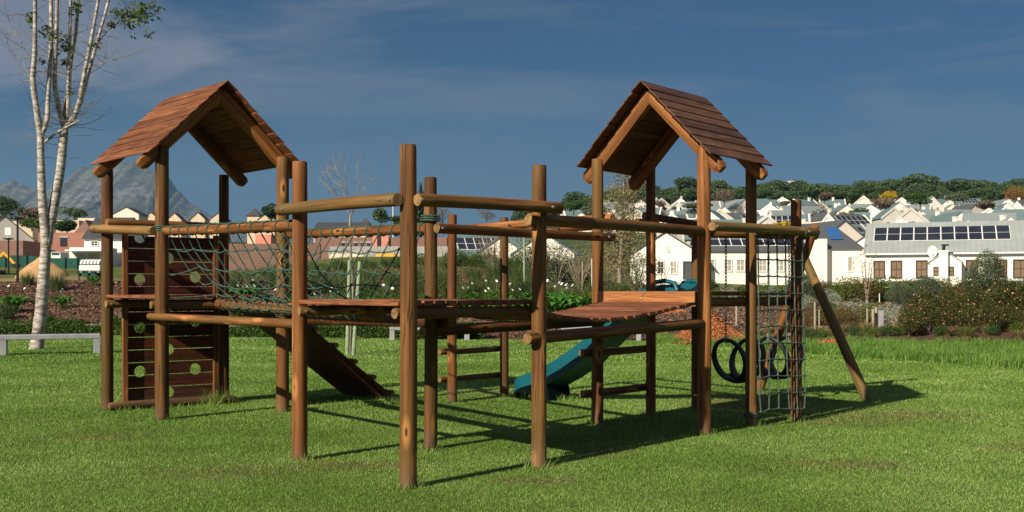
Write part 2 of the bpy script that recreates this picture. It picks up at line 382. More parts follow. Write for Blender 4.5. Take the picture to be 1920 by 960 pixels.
# ------------------------------------------------------------------ terrain
rng = np.random.default_rng(7); random.seed(7)
EU = np.array([-3000, 0, 190, 430, 730, 850, 1000, 1150, 1250, 1400, 1510, 1700, 1920, 2600.])
EY = np.array([38, 37, 36.5, 35, 34, 33.5, 33, 33, 32, 31, 29.5, 28.6, 28.4, 28])
def lawn_edge(x, y):
    yy = np.maximum(y, 5.0); u = x / yy * F + 960
    return np.interp(u, EU, EY)
YK = np.array([38, 44, 50, 58, 70, 90, 110, 150, 200, 250, 300, 420, 520, 800, 2500, 9000.])
ZL = np.array([.05, .9, 1.75, 1.9, 2.1, 2.9, 3.9, 6.0, 9.0, 12.5, 15, 19, 24, 34, 60, 60.])
ZC = np.array([.05, .9, 1.7, 2.6, 3.65, 3.8, 4.1, 5.2, 8.0, 11, 14, 19, 24, 34, 60, 60.])
ZR = np.array([.05, .45, .95, 1.3, 1.5, 1.9, 2.9, 6.0, 10.5, 15.5, 20.5, 34, 37, 42, 50, 50.])
def height(x, y):
    x = np.asarray(x, float); y = np.asarray(y, float)
    yy = np.maximum(y, 5.0); u = x / yy * F + 960
    yl = lawn_edge(x, y); ys = np.where(y < yl, -1, 38 + (y - yl) * np.where(y < 60, 1, 1))
    ye = np.clip(y + (38 - yl) * np.clip((70 - y) / 40, 0, 1), 0, 1e9)
    zl = np.interp(ye, YK, ZL); zc = np.interp(ye, YK, ZC); zr = np.interp(ye, YK, ZR)
    a = np.clip((u - 350) / 300, 0, 1); a = a * a * (3 - 2 * a); b = np.clip((u - 880) / 350, 0, 1); b = b * b * (3 - 2 * b)
    z = zl * (1 - a) + zc * a; z = z * (1 - b) + zr * b
    t = np.clip((y - yl) / 3, 0, 1)
    und = (np.sin(x * .7 + y * .3) * .05 + np.sin(x * .31 - y * .53 + 2) * .08) * np.clip((y - yl) / 6, 0, 1)
    return z * t + und
def hz(x, y): return float(height(np.array([x]), np.array([y]))[0])

def terrain():
    ys = np.concatenate([np.arange(-40, 4, 4.), np.arange(4, 26, .8), np.arange(26, 64, .4), np.arange(64, 130, 2.), np.arange(130, 600, 10.), np.geomspace(600, 9000, 26)])
    ss = np.linspace(-1.5, 1.5, 361)
    Yg, Sg = np.meshgrid(ys, ss, indexing='ij'); Xg = Sg * (np.abs(Yg) + 14)
    Zg = height(Xg, Yg); V = np.stack([Xg, Yg, Zg], -1).reshape(-1, 3)
    nr, nc = Xg.shape; idx = np.arange(nr * nc).reshape(nr, nc)
    Q = np.stack([idx[:-1, :-1], idx[:-1, 1:], idx[1:, 1:], idx[1:, :-1]], -1).reshape(-1, 4)
    cx = Xg[:-1, :-1].reshape(-1); cy = (Yg[:-1, :-1] + Yg[1:, 1:]).reshape(-1) / 2
    cxm = (V[Q[:, 0], 0] + V[Q[:, 2], 0]) / 2; yl = lawn_edge(cxm, cy); u = cxm / np.maximum(cy, 5) * F + 960
    strip = (u > 1330) & (cy > yl - 1) & (cy < yl + 2.2)
    lawn = (cy < yl); bed = (~lawn) & (cy < np.where(u > 1000, 62, 54))
    field = (~lawn) & (~bed) & (cy < 130); hill = ~(lawn | bed | field)
    for nm, mask, mat in (('lawn', lawn, 'soil_lawn'), ('planting_bed', bed, 'mulch'), ('field', field, 'field'), ('hillside', hill, 'hill')):
        q = Q[mask]; used, inv = np.unique(q, return_inverse=True)
        me = np_mesh(nm, V[used], inv.reshape(q.shape), M[mat], smooth=True)
        tag(link_mesh(nm, me), kind='structure')
terrain()

# blades: one triangle strip per blade
def blades(P, h, w, lean, mats, rng, name, az=None, seg=1, curve=1.0):
    n = len(P); a = rng.uniform(0, 2 * np.pi, n) if az is None else az
    h = np.broadcast_to(h, n); w = np.broadcast_to(w, n); lean = np.broadcast_to(lean, n)
    side = np.stack([np.cos(a), np.sin(a), np.zeros(n)], -1)
    b = a + np.pi / 2 + rng.uniform(-.6, .6, n); ld = np.stack([np.cos(b), np.sin(b), np.zeros(n)], -1)
    if seg == 1:
        V = np.empty((n, 3, 3)); V[:, 0] = P - side * w[:, None] / 2; V[:, 1] = P + side * w[:, None] / 2
        V[:, 2] = P + ld * (h * lean)[:, None] + np.array([0, 0, 1.]) * h[:, None]
        Fq = np.arange(n * 3).reshape(n, 3)
        return np_mesh(name, V.reshape(-1, 3), Fq, mats)
    k = seg + 1; V = np.empty((n, k, 2, 3))
    for i in range(k):
        t = i / seg; c = P + ld * (h * lean * t ** (1.6) * curve)[:, None]; c = c + np.array([0, 0, 1.]) * (h * (t - .38 * lean * t * t * t))[:, None]
        ww = w * (1 - t) ** .7 * (1 if i < seg else 0) + w * .04
        V[:, i, 0] = c - side * ww[:, None] / 2; V[:, i, 1] = c + side * ww[:, None] / 2
    base = np.arange(n)[:, None] * (k * 2); fs = []
    for i in range(seg):
        fs.append(np.concatenate([base + i * 2, base + i * 2 + 1, base + i * 2 + 3, base + i * 2 + 2], 1))
    return np_mesh(name, V.reshape(-1, 3), np.concatenate(fs, 0), mats)

def lawn_grass():
    P = []; H = []; W = []; BR = []
    for y0, y1, dens, h, w in ((6.4, 9, 13000, .019, .0036), (9, 12, 8500, .021, .0045), (12, 16, 5000, .024, .006), (16, 23, 2300, .029, .0095), (23, 38, 700, .036, .018)):
        xm = .52 * y1 + 1.5; n = int(dens * (y1 - y0) * xm * 2)
        y = rng.uniform(y0, y1, n); x = rng.uniform(-xm, xm, n)
        keep = (np.abs(x) < .5 * y + 1.3) & (y < lawn_edge(x, y) + .1)
        x = x[keep]; y = y[keep]
        cl = np.sin(x * 1.7 + np.sin(y * 2.3) * 1.3) * np.sin(y * 1.9 + np.sin(x * 1.1) * 2) * .5 + .5
        cl2 = np.sin(x * 5.3 + y * 2.1) * np.sin(y * 6.1 - x * 1.3) * .5 + .5
        bare = (np.exp(-((x - .25) ** 2 / .09 + (y - 8.6) ** 2 / .03)) + np.exp(-((x - .85) ** 2 / .05 + (y - 10.1) ** 2 / .05)) +
                np.exp(-((x + 1.35) ** 2 / .25 + (y - 9.35) ** 2 / .05)))
        for bx_, by_, sx_, sy_ in ((3.6, 12.6, .5, .2), (4.8, 13.2, .6, .3), (-2.4, 9.0, .3, .1), (5.2, 10.4, .4, .15), (-4.2, 11.2, .2, .08), (2.9, 9.4, .25, .08), (.15, 15.9, .5, .4), (3.0, 14.3, .5, .5), (3.5, 14.8, .5, .5)): bare = bare + .8 * np.exp(-((x - bx_) ** 2 / sx_ + (y - by_) ** 2 / sy_))
        kp = rng.random(len(x)) > bare * .95 * (.6 + .4 * np.sin(x * 31 + np.sin(y * 27) * 2))
        x = x[kp]; y = y[kp]; cl = cl[kp]; cl2 = cl2[kp]
        hh = h * (.55 + .5 * rng.random(len(x)) + .45 * cl * cl2); 
        BR.append(bare[kp]); P.append(np.stack([x, y, np.zeros(len(x))], -1)); H.append(hh); W.append(np.full(len(x), w) * rng.uniform(.7, 1.3, len(x)))
    # taller tufts round the bases of the posts
    for bx, by in ((-.79, 8.31), (-1.875, 9.66), (.231, 9.32), (-.77, 10.32), (-5.07, 13.7), (-4.064, 12.7), (-3.86, 14.65), (-2.83, 13.5), (.96, 12.3), (1.66, 13.09), (2.0, 11.39), (2.635, 12.06), (3.275, 12.6), (2.31, 13.7), (-.8, 14.64), (-.11, 15.4), (4.86, 14.86), (3.65, 16.2)):
        n = 130; a = rng.uniform(0, 6.28, n); r = .07 + np.abs(rng.normal(0, .045, n))
        P.append(np.stack([bx + np.cos(a) * r, by + np.sin(a) * r, np.zeros(n)], -1)); H.append(rng.uniform(.03, .105, n)); W.append(np.full(n, .006)); BR.append(rng.random(n) * .35)
    for (xa, ya, xb, yb, n, hh) in ((-5.0, 13.55, -3.8, 14.6, 500, .11), (-4.0, 14.3, -3.8, 14.55, 200, .28), (-2.4, 13.6, -1.3, 14.9, 900, .13), (.0, 15.3, 1.1, 14.7, 500, .12)):
        t = rng.random(n); P.append(np.stack([xa + (xb - xa) * t + rng.normal(0, .08, n), ya + (yb - ya) * t + rng.normal(0, .08, n), np.zeros(n)], -1)); H.append(rng.uniform(.3, 1, n) * hh); W.append(np.full(n, .008)); BR.append(rng.random(n) * .1)
    P = np.concatenate(P); H = np.concatenate(H); W = np.concatenate(W)
    P[:, 2] = height(P[:, 0], P[:, 1]) - .003
    m = np.zeros(len(P), int); BR = np.concatenate(BR); pt = np.sin(P[:, 0] * 2.7 + P[:, 1]) * np.sin(P[:, 1] * 3.1 - P[:, 0] * .6) * .5 + .5; m[rng.random(len(P)) < .015 + .07 * pt ** 3 + .7 * BR] = 1
    me = blades(P, H, W, rng.uniform(.2, 1.3, len(P)), [M['grass'], M['dry']], rng, 'grass')
    me.polygons.foreach_set('material_index', m.astype(np.int32))
    tag(link_mesh('grass', me), kind='stuff', label='short mown green grass of the lawn', cat='grass')
lawn_grass()
def strip_grass():
    n = 60000; u = rng.uniform(1230, 2150, n); ye = np.interp(u, EU, EY)
    near = np.interp(u, [1230, 1380, 1500, 1600, 1700, 1920, 2150], [31.2, 28.5, 26.3, 24.5, 23.2, 20.8, 19.5]); far = ye + 1.2
    t = rng.random(n); y = near + (far - near) * t + rng.normal(0, .15, n); x = (u - 960) * y / F
    P = np.stack([x, y, height(x, y)], -1)
    cl = np.sin(x * 2.1 + np.sin(y * 3) * 1.2) * .5 + .5
    me = blades(P, .08 + .16 * cl * rng.random(n) + .14 * rng.random(n), rng.uniform(.012, .022, n), rng.uniform(.2, .9, n), M['grass_long'], rng, 'long_grass', seg=2)
    tag(link_mesh('long_grass', me), kind='stuff', label='tall bright green unmown grass along the lawn edge', cat='grass')
strip_grass()

# ------------------------------------------------------------------ climbing frame
CF = empty('climbing_frame', (0.4, 11, 0), 'wooden climbing frame with two pitched roof towers, rope bridge, plank bridge and slide', 'climbing frame')
def V2(p, z): return Vector((p[0], p[1], z))
P0 = (-.79, 8.31); P1 = (-1.875, 9.66); P2 = (.231, 9.32); P3 = (-.77, 10.32)
L1 = (-5.07, 13.7); L2 = (-4.064, 12.7); L3 = (-3.86, 14.65); L4 = (-2.83, 13.5)
R1 = (.96, 12.3); R2 = (1.66, 13.09); R3 = (2.0, 11.39); R4 = (2.635, 12.06); N1 = (3.275, 12.6); N2 = (2.31, 13.7)
E1 = (-.8, 14.64); E2 = (-.11, 15.4)
def log(name, a, b, r, r2=None, mat='log', parent=CF, n=20, bolts=(), end='end', flat=0, face=None):
    """round log from a to b with slightly uneven skin, chamfered ends; bolts = distances along with a facing direction"""
    a = Vector(a); b = Vector(b); L = (b - a).length; r2 = r2 or r
    segs = max(5, int(L / .18)); mb = MB(); ph = random.uniform(0, 6.28); rings = []
    ts = [0, .012 / L] + [i / segs for i in range(1, segs)] + [1 - .012 / L, 1]
    bow = random.uniform(-.006, .006); bow2 = random.uniform(-.006, .006)
    vs = []
    for i, t in enumerate(ts):
        rr = r + (r2 - r) * t
        if i == 0 or i == len(ts) - 1: rr *= .90
        for j in range(n):
            th = 2 * math.pi * j / n
            q = rr * (1 + .018 * math.sin(3 * th + ph + t * 5) + .012 * mnoise.noise(Vector((math.cos(th) * 2, math.sin(th) * 2, t * L * 4 + ph))))
            vs.append((q * math.cos(th) + bow * math.sin(math.pi * t), q * math.sin(th) + bow2 * math.sin(math.pi * t), t * L))
    k = len(ts); fs = []
    for i in range(k - 1):
        for j in range(n):
            j2 = (j + 1) % n; fs.append((i * n + j, i * n + j2, (i + 1) * n + j2, (i + 1) * n + j))
    mb.add(vs, fs, 0, True)
    mb.add(vs[:n], [list(range(n))[::-1]], 1); mb.add(vs[-n:], [list(range(n))], 1)
    q = (b - a).to_track_quat('Z', 'Y')
    o = mb.build(name, [M[mat], M[end]]); o.location = a; o.rotation_euler = q.to_euler(); attach(o, parent)
    for d, dirv in bolts:
        dv = Vector(dirv).normalized(); c = a + (b - a).normalized() * d + dv * (r * .97)
        bb = MB(); bb.tube([c, c + dv * .012], .013, 8, smooth=False); bb.tube([c + dv * .012, c + dv * .02], .007, 6, smooth=False)
        bb.build('bolt', M['steel'], o)
    return o
def post(p, top, r=.066, mat='log', bot=-.12): return log('post', V2(p, bot), V2(p, top), r * 1.03, r * .97, mat)
post(P0, 2.61, .066); post(P1, 2.64, .068, 'log_o'); post(P2, 2.57, .064); post(P3, 2.57, .062)
post(L1, 3.02, .072); post(L2, 3.18, .078); post(L3, 3.05, .066, 'log_d'); post(L4, 3.15, .078)
post(R1, 2.98, .066); post(R2, 3.02, .058, 'log_o'); post(R3, 3.0, .072, 'log_o'); post(R4, 2.95, .062); post(N1, 2.545, .062, 'log_d'); post(N2, 2.2, .062)
post(E1, 2.52, .062, 'log_o'); post(E2, 2.53, .060)
def perp(a, b, side):
    d = Vector((b[0] - a[0], b[1] - a[1], 0)).normalized(); return Vector((-d.y, d.x, 0)) * side
def rail(a, b, za, zb, off=0, side=1, ea=.15, eb=.15, r=.05, mat='log', name='rail', bolts=True, r2=None):
    A = V2(a, za); B = V2(b, zb); d = (B - A).normalized(); n = perp(a, b, side)
    A2 = A + n * off - d * ea; B2 = B + n * off + d * eb
    bl = [(ea, n), ((B2 - A2).length - eb, n)] if bolts else ()
    return log(name, A2, B2, r, r2, mat, bolts=bl)
# front platform high rails
rail(P1, P0, 2.215, 2.185, .112, -1, .17, .03, .052, 'log_pale')
rail(P0, P2, 2.185, 2.205, .108, -1, .0, .14, .050, 'log')
# net bridge rails
rail(L2, P1, 2.19, 2.075, .0, 1, -.085, -.08, .048, 'log_o', bolts=False)
rail(L4, P3, 2.19, 2.085, .0, 1, -.0, .02, .048, 'log_o', bolts=False)
log('rail', V2(L2, 1.20) + perp(L2, P1, -1) * .12 + Vector((-.04, .05, 0)), V2(P1, 1.20) + perp(L2, P1, -1) * -.03, .043, .043, 'log')
rail(L4, P3, 1.14, 1.20, .12, 1, .08, .2, .055, 'log_d', bolts=False)
# left tower rails and joists
rail(L1, L2, 2.27, 2.19, .115, -1, .16, .02, .055, 'log_pale')
rail(L1, L3, 2.34, 2.34, -.12, 1, .05, .1, .055, 'log', bolts=True)
rail(L3, L4, 2.36, 2.30, .0, 1, -.05, .1, .05, 'log_d', bolts=False)
dl = Vector((L3[0] - L1[0], L3[1] - L1[1], 0)).normalized()
def joist(p, q, z, sh, ea=.1, eb=.05, r=.05):
    A = V2(p, z); B = V2(q, z); d = (B - A).normalized(); n = Vector((-d.y, d.x, 0)) * sh
    return log('joist', A + n - d * ea, B + n + d * eb, r, None, 'log', bolts=[(ea, Vector((d.y, -d.x, 0)) * (1 if sh < 0 else -1))])
joist(L1, L3, 1.335, -.12, .06); joist(L2, L4, 1.335, .12, .1)
joist(P1, P3, 1.325, -.115, .05, .1, .045); joist(P0, P2, 1.325, .115, .04, .1, .045)
joist(R1, R2, 1.375, -.115, .03); joist(R3, N1, 1.375, .115, .03, .1); joist(R2, N2, 1.375, -.115, .0, .1)
# plank bridge rails and beams
rail(P2, R3, 2.10, 2.12, .0, 1, .14, -.07, .052, 'log', bolts=False)
rail(P3, R1, 2.085, 2.10, .112, -1, .03, .14, .048, 'log')
rail(P2, R3, 1.10, 1.16, .0, 1, .16, -.05, .052, 'log', bolts=False)
rail(P3, R1, 1.12, 1.16, .0, 1, .1, .1, .055, 'log_d', bolts=False)
# right tower rails
rail(R3, N1, 2.165, 2.175, .115, -1, .02, .25, .052, 'log_pale')
rail(R2, N2, 2.385, 2.33, .0, 1, .12, .1, .045, 'log_d', bolts=False)
rail(N2, N1, 2.21, 2.19, -.0, 1, .1, -.05, .05, 'log', bolts=False)
# horizontal ladder
rail(E1, R1, 2.33, 2.315, .11, 1, .1, .14, .05, 'log_o')
rail(E2, R2, 2.33, 2.325, .05, 1, .1, .05, .05, 'log_o')
for i in range(6):
    t = (i + .5) / 6; a = V2(E1, 2.33).lerp(V2(R1, 2.315), t); b = V2(E2, 2.33).lerp(V2(R2, 2.325), t)
    mb = MB(); mb.tube([a, b], .013, 8); mb.build('grip_bar', M['steel'], CF)
# rungs
for z in (.68, .31): rail(E1, E2, z, z, .1, 1, .14, .1, .04, 'log', 'rung', False)
for z in (.80, .34): rail(R1, R2, z, z, .1, 1, .16, .1, .045, 'log', 'rung', False)
log('rail', (-2.76, 13.36, 1.10), (-2.4, 13.75, 1.12), .05)

# decks : planks run from a-side to b-side
def localize(o, origin, ang):
    # put the object's own frame along its boards so that the grain follows them
    o.parent = None; o.matrix_parent_inverse = Matrix(); T = Matrix.Translation(origin) @ Matrix.Rotation(ang, 4, 'Z')
    o.data.transform(T.inverted()); o.location = origin; o.rotation_euler = (0, 0, ang); attach(o, CF); return o
def deck(name, a, b, c, d, z, n, t=.042, gap=.02, over=.05, mat='deck', tilt=0):
    """corner points a,b (front edge, plank 0) and c,d (back edge) as xy; planks lie parallel to a-b"""
    mb = MB(); a, b, c, d = [V2(p, z) for p in (a, b, c, d)]
    w = ((c - a).length + 2 * over) / n
    for i in range(n):
        t0 = (i + .5) / n; s = -over / (c - a).length + t0 * (1 + 2 * over / (c - a).length)
        p = a.lerp(c, s); q = b.lerp(d, s); dd = (q - p).normalized()
        e1 = random.uniform(-.012, .012); e2 = random.uniform(-.012, .012); zz = random.uniform(-.003, .003)
        mb.plank(p - dd * (over + e1) + Vector((0, 0, zz)), q + dd * (over + e2) + Vector((0, 0, zz)), w - gap, t, bev=.005)
    return localize(mb.build(name, M[mat]), a, math.atan2(b.y - a.y, b.x - a.x))
def inset(p, q, dist):
    d = Vector((q[0] - p[0], q[1] - p[1])).normalized(); return (p[0] + d.x * dist, p[1] + d.y * dist)
deck('deck', inset(P1, P0, 0), inset(P0, P1, 0.13), inset(P3, P2, 0), inset(P2, P3, .13), 1.402, 12)
deck('deck', inset(L1, L2, .0), inset(L2, L1, .11), inset(L3, L4, 0), inset(L4, L3, .11), 1.43, 11)
deck('deck', inset(R1, R3, 0), inset(R3, R1, .12), inset(N2, N1, 0), inset(N1, N2, .12), 1.47, 17)
# sagging plank bridge from P2-P3 to R1-R3
def bridge():
    mb = MB(); a0 = V2(P2, 1.345); a1 = V2(R3, 1.37); b0 = V2(P3, 1.345); b1 = V2(R1, 1.37); n = 19
    L = (a1 - a0).length; pts = []
    for i in range(n + 1):
        t = .025 + .95 * i / n; sag = .125 * 4 * t * (1 - t) * (1.35 - .7 * t)
        pts.append((a0.lerp(a1, t) + Vector((0, 0, -sag)), b0.lerp(b1, t) + Vector((0, 0, -sag))))
    for i in range(n):
        p = (pts[i][0] + pts[i + 1][0]) / 2; q = (pts[i][1] + pts[i + 1][1]) / 2; dr = (pts[i + 1][0] - pts[i][0])
        ac = (q - p).normalized(); up = dr.cross(ac).normalized(); up = up if up.z > 0 else -up
        e = random.uniform(-.02, .02)
        mb.plank(p + ac * (.10 + e), q - ac * (.10 + e), dr.length - .028, .04, up=up, bev=.005)
    br = localize(mb.build('plank_bridge', M['deck']), a0, math.atan2(b0.y - a0.y, b0.x - a0.x))
    for s in (.22, .78):
        c = MB(); 
        for i in range(0, 60):
            t0 = .0 + i / 60; t = t0; sag = .125 * 4 * t * (1 - t) * (1.35 - .7 * t)
            a = a0.lerp(a1, t); b = b0.lerp(b1, t); p = a.lerp(b, s) + Vector((0, 0, -sag - .035))
            d = (a1 - a0).normalized(); link(c, p, d, .022, i % 2)
        c.build('chain', M['rust'], br)
def link(mb, p, d, hl, flip, r=.0042, w=.011):
    d = Vector(d).normalized(); u = Vector((0, 0, 1)) if abs(d.z) < .9 else Vector((1, 0, 0))
    x = d.cross(u).normalized(); y = d.cross(x)
    s = (x + y).normalized() if flip else (x - y).normalized()
    pts = []
    for k in range(8):
        th = 2 * math.pi * k / 8; cx = math.cos(th); sx = math.sin(th)
        pts.append(p + d * (cx * hl * 1.15) + s * (sx * w))
    pts.append(pts[0]); mb.tube(pts, r, 4, caps=False)
bridge()
rb = MB(); a = V2(R1, 1.432); b = V2(R3, 1.432); dd = (b - a).normalized(); nn = Vector((-dd.y, dd.x, 0)); nn = nn if nn.y < 0 else -nn
rb.box((0, 0, 0), (1.26, .03, .118), bev=.006)
o = rb.build('side_board', M['panel']); o.location = (a + b) / 2 + nn * .055; o.rotation_euler = (0, 0, math.atan2(dd.y, dd.x)); attach(o, CF)

# roofs
def roof(apn, apf, gd, half, rise, mat, nb=8, posts=()):
    """apn/apf near and far ridge points, gd = horizontal unit vector along the gable"""
    apn = Vector(apn); apf = Vector(apf); gd = Vector(gd).normalized(); rd = (apf - apn).normalized()
    mb = MB(); L = (apf - apn).length
    for s in (-1, 1):
        sl = Vector((gd.x * half * s, gd.y * half * s, -rise)); sd_ = sl.normalized(); SL = sl.length
        up = sd_.cross(rd); up = up if up.z > 0 else -up
        w = SL / nb
        for i in range(nb):
            c = sd_ * (w * (i + .5)) + up * .012
            tw = up * .012
            p = apn + c; q = apf + c; e = random.uniform(-.012, .012)
            # each board overlaps the one below: tilt a little
            mid = (p + q) / 2; X = rd; Yv = (sd_ * w + up * .011).normalized(); Z = X.cross(Yv); Z = Z if Z.dot(up) > 0 else -Z
            Mx = Matrix((X, Yv, Z)).transposed()
            mb.box(mid + rd * e * .5, (L + random.uniform(-.004, .006), w * 1.07, .017), 0, Mx, .004)
    ro = mb.build('roof', M[mat], CF)
    # rebuild in a local frame so that grain runs along the boards
    ang = math.atan2(rd.y, rd.x); Tm = Matrix.Translation(apn) @ Matrix.Rotation(ang, 4, 'Z')
    me = ro.data; me.transform(Tm.inverted()); ro.matrix_parent_inverse = Matrix(); ro.parent = None
    ro.location = apn; ro.rotation_euler = (0, 0, ang); attach(ro, CF)
    for end, ins in ((apn, .20), (apf, -.20)):
        for s in (-1, 1):
            base = end + rd * ins - Vector((0, 0, .095))
            sl = Vector((gd.x * half * s, gd.y * half * s, -rise))
            a = base + sl * .0 + gd * s * .0; b = base + sl * 1.04
            if True:
                k = MB(); d = (b - a); LL = d.length; X = d.normalized(); Y = rd.copy(); Z = X.cross(Y)
                # octagonal half log with chamfered lower end
                prof = [(-.06, -.035), (-.035, -.085), (.035, -.085), (.06, -.035), (.06, .05), (-.06, .05)]
                vs = []
                for tt, sc in ((0, 1), (LL - .05, 1), (LL, .62)):
                    for (py, pz) in prof: vs.append((tt, py * sc, pz * sc if pz < 0 else pz * (sc if sc < 1 else 1)))
                m6 = 6; fs = []
                for i in range(2):
                    for j in range(m6): fs.append((i * m6 + j, i * m6 + (j + 1) % m6, (i + 1) * m6 + (j + 1) % m6, (i + 1) * m6 + j))
                k.add([(v[2], v[1], v[0]) for v in vs], fs, 0); k.add([(v[2], v[1], v[0]) for v in vs[-6:]], [list(range(6))], 1); k.add([(v[2], v[1], v[0]) for v in vs[:6]], [list(range(6))[::-1]], 1)
                upv = X.cross(Y); upv = upv if upv.z > 0 else -upv
                Xl = upv; Yl = X.cross(upv)
                o = k.build('rafter', [M['log_o'], M['end']])
                Mx = Matrix((Xl, Yl, X)).transposed().to_4x4(); Mx.translation = a
                o.matrix_basis = Mx; attach(o, ro)
                k.v = None
    return ro
roof((-3.37, 12.98, 3.985), (-4.47, 14.12, 3.965), (.80, .58, 0), .93, .915, 'roofb')
roof((1.375, 11.74, 3.745), (2.225, 12.64, 3.72), (.74, -.67, 0), .86, .855, 'roofd')

# climbing wall with round hand holes
def climbing_wall():
    a = V2(L1, 0) ; b = V2(L3, 0); d = (b - a).normalized(); n = Vector((-d.y, d.x, 0)); W = (b - a).length
    x0, x1 = .19, W - .12; pw = (2.20 - .10) / 13
    holes = [(.40, .47), (1.13, .47), (.40, 1.03), (1.13, 1.10), (.77, .74), (.77, .19), (.40, 1.64), (1.13, 1.68), (.77, 1.92), (.40, 2.18), (.77, 1.32)]
    hr = .075; mb = MB()
    for i in range(13):
        z0 = .10 + i * pw + .005; z1 = .10 + (i + 1) * pw - .005
        verts = [Vector((x0, z0)), Vector((x1, z0)), Vector((x1, z1)), Vector((x0, z1))]; edges = [(0, 1), (1, 2), (2, 3), (3, 0)]
        hs = [h for h in holes if z0 - hr < h[1] < z1 + hr]
        for h in hs:
            k = len(verts); N = 24
            for j in range(N): verts.append(Vector((h[0] + hr * math.cos(2 * math.pi * j / N), h[1] + hr * math.sin(2 * math.pi * j / N))))
            edges += [(k + j, k + (j + 1) % N) for j in range(N)]
        vo, eo, fo, *_ = geometry.delaunay_2d_cdt(verts, edges, [], 0, 1e-6)
        fk = []
        for f in fo:
            c = sum((vo[k] for k in f), Vector((0, 0))) / len(f)
            if not (x0 <= c.x <= x1 and z0 <= c.y <= z1): continue
            if any((c.x - h[0]) ** 2 + (c.y - h[1]) ** 2 < (hr * .99) ** 2 for h in hs): continue
            fk.append(f)
        used = sorted({k for f in fk for k in f}); mp = {k: j for j, k in enumerate(used)}; m = len(used)
        vs = [(vo[k].x, -.014, vo[k].y) for k in used] + [(vo[k].x, .014, vo[k].y) for k in used]
        fs = [[mp[k] for k in f] for f in fk] + [[mp[k] + m for k in f][::-1] for f in fk]
        cnt = {}
        for f in fk:
            for j in range(len(f)):
                e = (mp[f[j]], mp[f[(j + 1) % len(f)]]); cnt[tuple(sorted(e))] = cnt.get(tuple(sorted(e)), 0) + 1
        for f in fk:
            for j in range(len(f)):
                e = (mp[f[j]], mp[f[(j + 1) % len(f)]])
                if cnt[tuple(sorted(e))] == 1: fs.append([e[1], e[0], e[0] + m, e[1] + m])
        mb.add(vs, fs)
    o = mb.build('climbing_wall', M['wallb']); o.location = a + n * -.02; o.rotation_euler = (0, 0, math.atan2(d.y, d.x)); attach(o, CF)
    for xx in (.20, W - .14):
        k = MB(); k.box((0, 0, 1.13), (.07, .045, 2.2), bev=.006)
        p = k.build('batten', M['log_o']); p.location = a + d * xx + n * -.06; p.rotation_euler = (0, 0, math.atan2(d.y, d.x)); attach(p, o)
    log('rail', a + d * -.02 - n * .12 + Vector((0, 0, .06)), b + d * .1 - n * .12 + Vector((0, 0, .06)), .05, None, 'log', bolts=[(W, -n)])
climbing_wall()
# climbing ramp with cleats on the far tower side
def ramp_():
    m1 = V2(L4, 1.36).lerp(V2(L3, 1.36), .06) ; m2 = V2(L4, 1.36).lerp(V2(L3, 1.36), .92)
    out = Vector((.745, .667, 0)); f1 = m1 + out * 1.8; f2 = m2 + out * 1.8; f1.z = f2.z = .02
    mb = MB(); n = 8
    for i in range(n):
        p = m1.lerp(m2, (i + .5) / n); q = f1.lerp(f2, (i + .5) / n)
        mb.plank(p, q, (m2 - m1).length / n - .008, .03)
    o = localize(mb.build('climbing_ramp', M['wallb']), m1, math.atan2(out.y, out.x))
    for i in range(6):
        t = .12 + i * .165; p = m1.lerp(f1, t); q = m2.lerp(f2, t); up = Vector((.5, .3, .75)).normalized() * .045
        dd = (q - p).normalized()
        log('cleat', p - dd * .0 + up, q + dd * .07 + up, .036, None, 'log', parent=o)
ramp_()
# centre walkway log of the net bridge
ml = V2(L2, 1.345).lerp(V2(L4, 1.345), .46); mp_ = V2(P1, 1.30).lerp(V2(P3, 1.30), .5)
wl = log('walkway_log', ml, mp_ + (mp_ - ml).normalized() * .25, .068, None, 'log_o')

# nets
def rope_seg(mb, a, b, r=.007, sag=.01, n=4):
    a = Vector(a); b = Vector(b); pts = []
    for i in range(n + 1):
        t = i / n; pts.append(a.lerp(b, t) + Vector((0, 0, -sag * 4 * t * (1 - t))))
    mb.tube(pts, r, 5, caps=False)
def knot(mb, p, r=.017):
    s = []
    for (k, zz) in ((0, -.8), (1, 0), (2, .8)):
        rr = r * math.sqrt(max(.05, 1 - zz * zz)) if zz else r
        s.append([Vector(p) + Vector((math.cos(2 * math.pi * j / 6) * rr, math.sin(2 * math.pi * j / 6) * rr, zz * r)) for j in range(6)])
    vs = s[0] + s[1] + s[2]; fs = [[i * 6 + j, i * 6 + (j + 1) % 6, (i + 1) * 6 + (j + 1) % 6, (i + 1) * 6 + j] for i in (0, 1) for j in range(6)] + [[5, 4, 3, 2, 1, 0], [12, 13, 14, 15, 16, 17]]
    mb.add(vs, fs, 0, True)
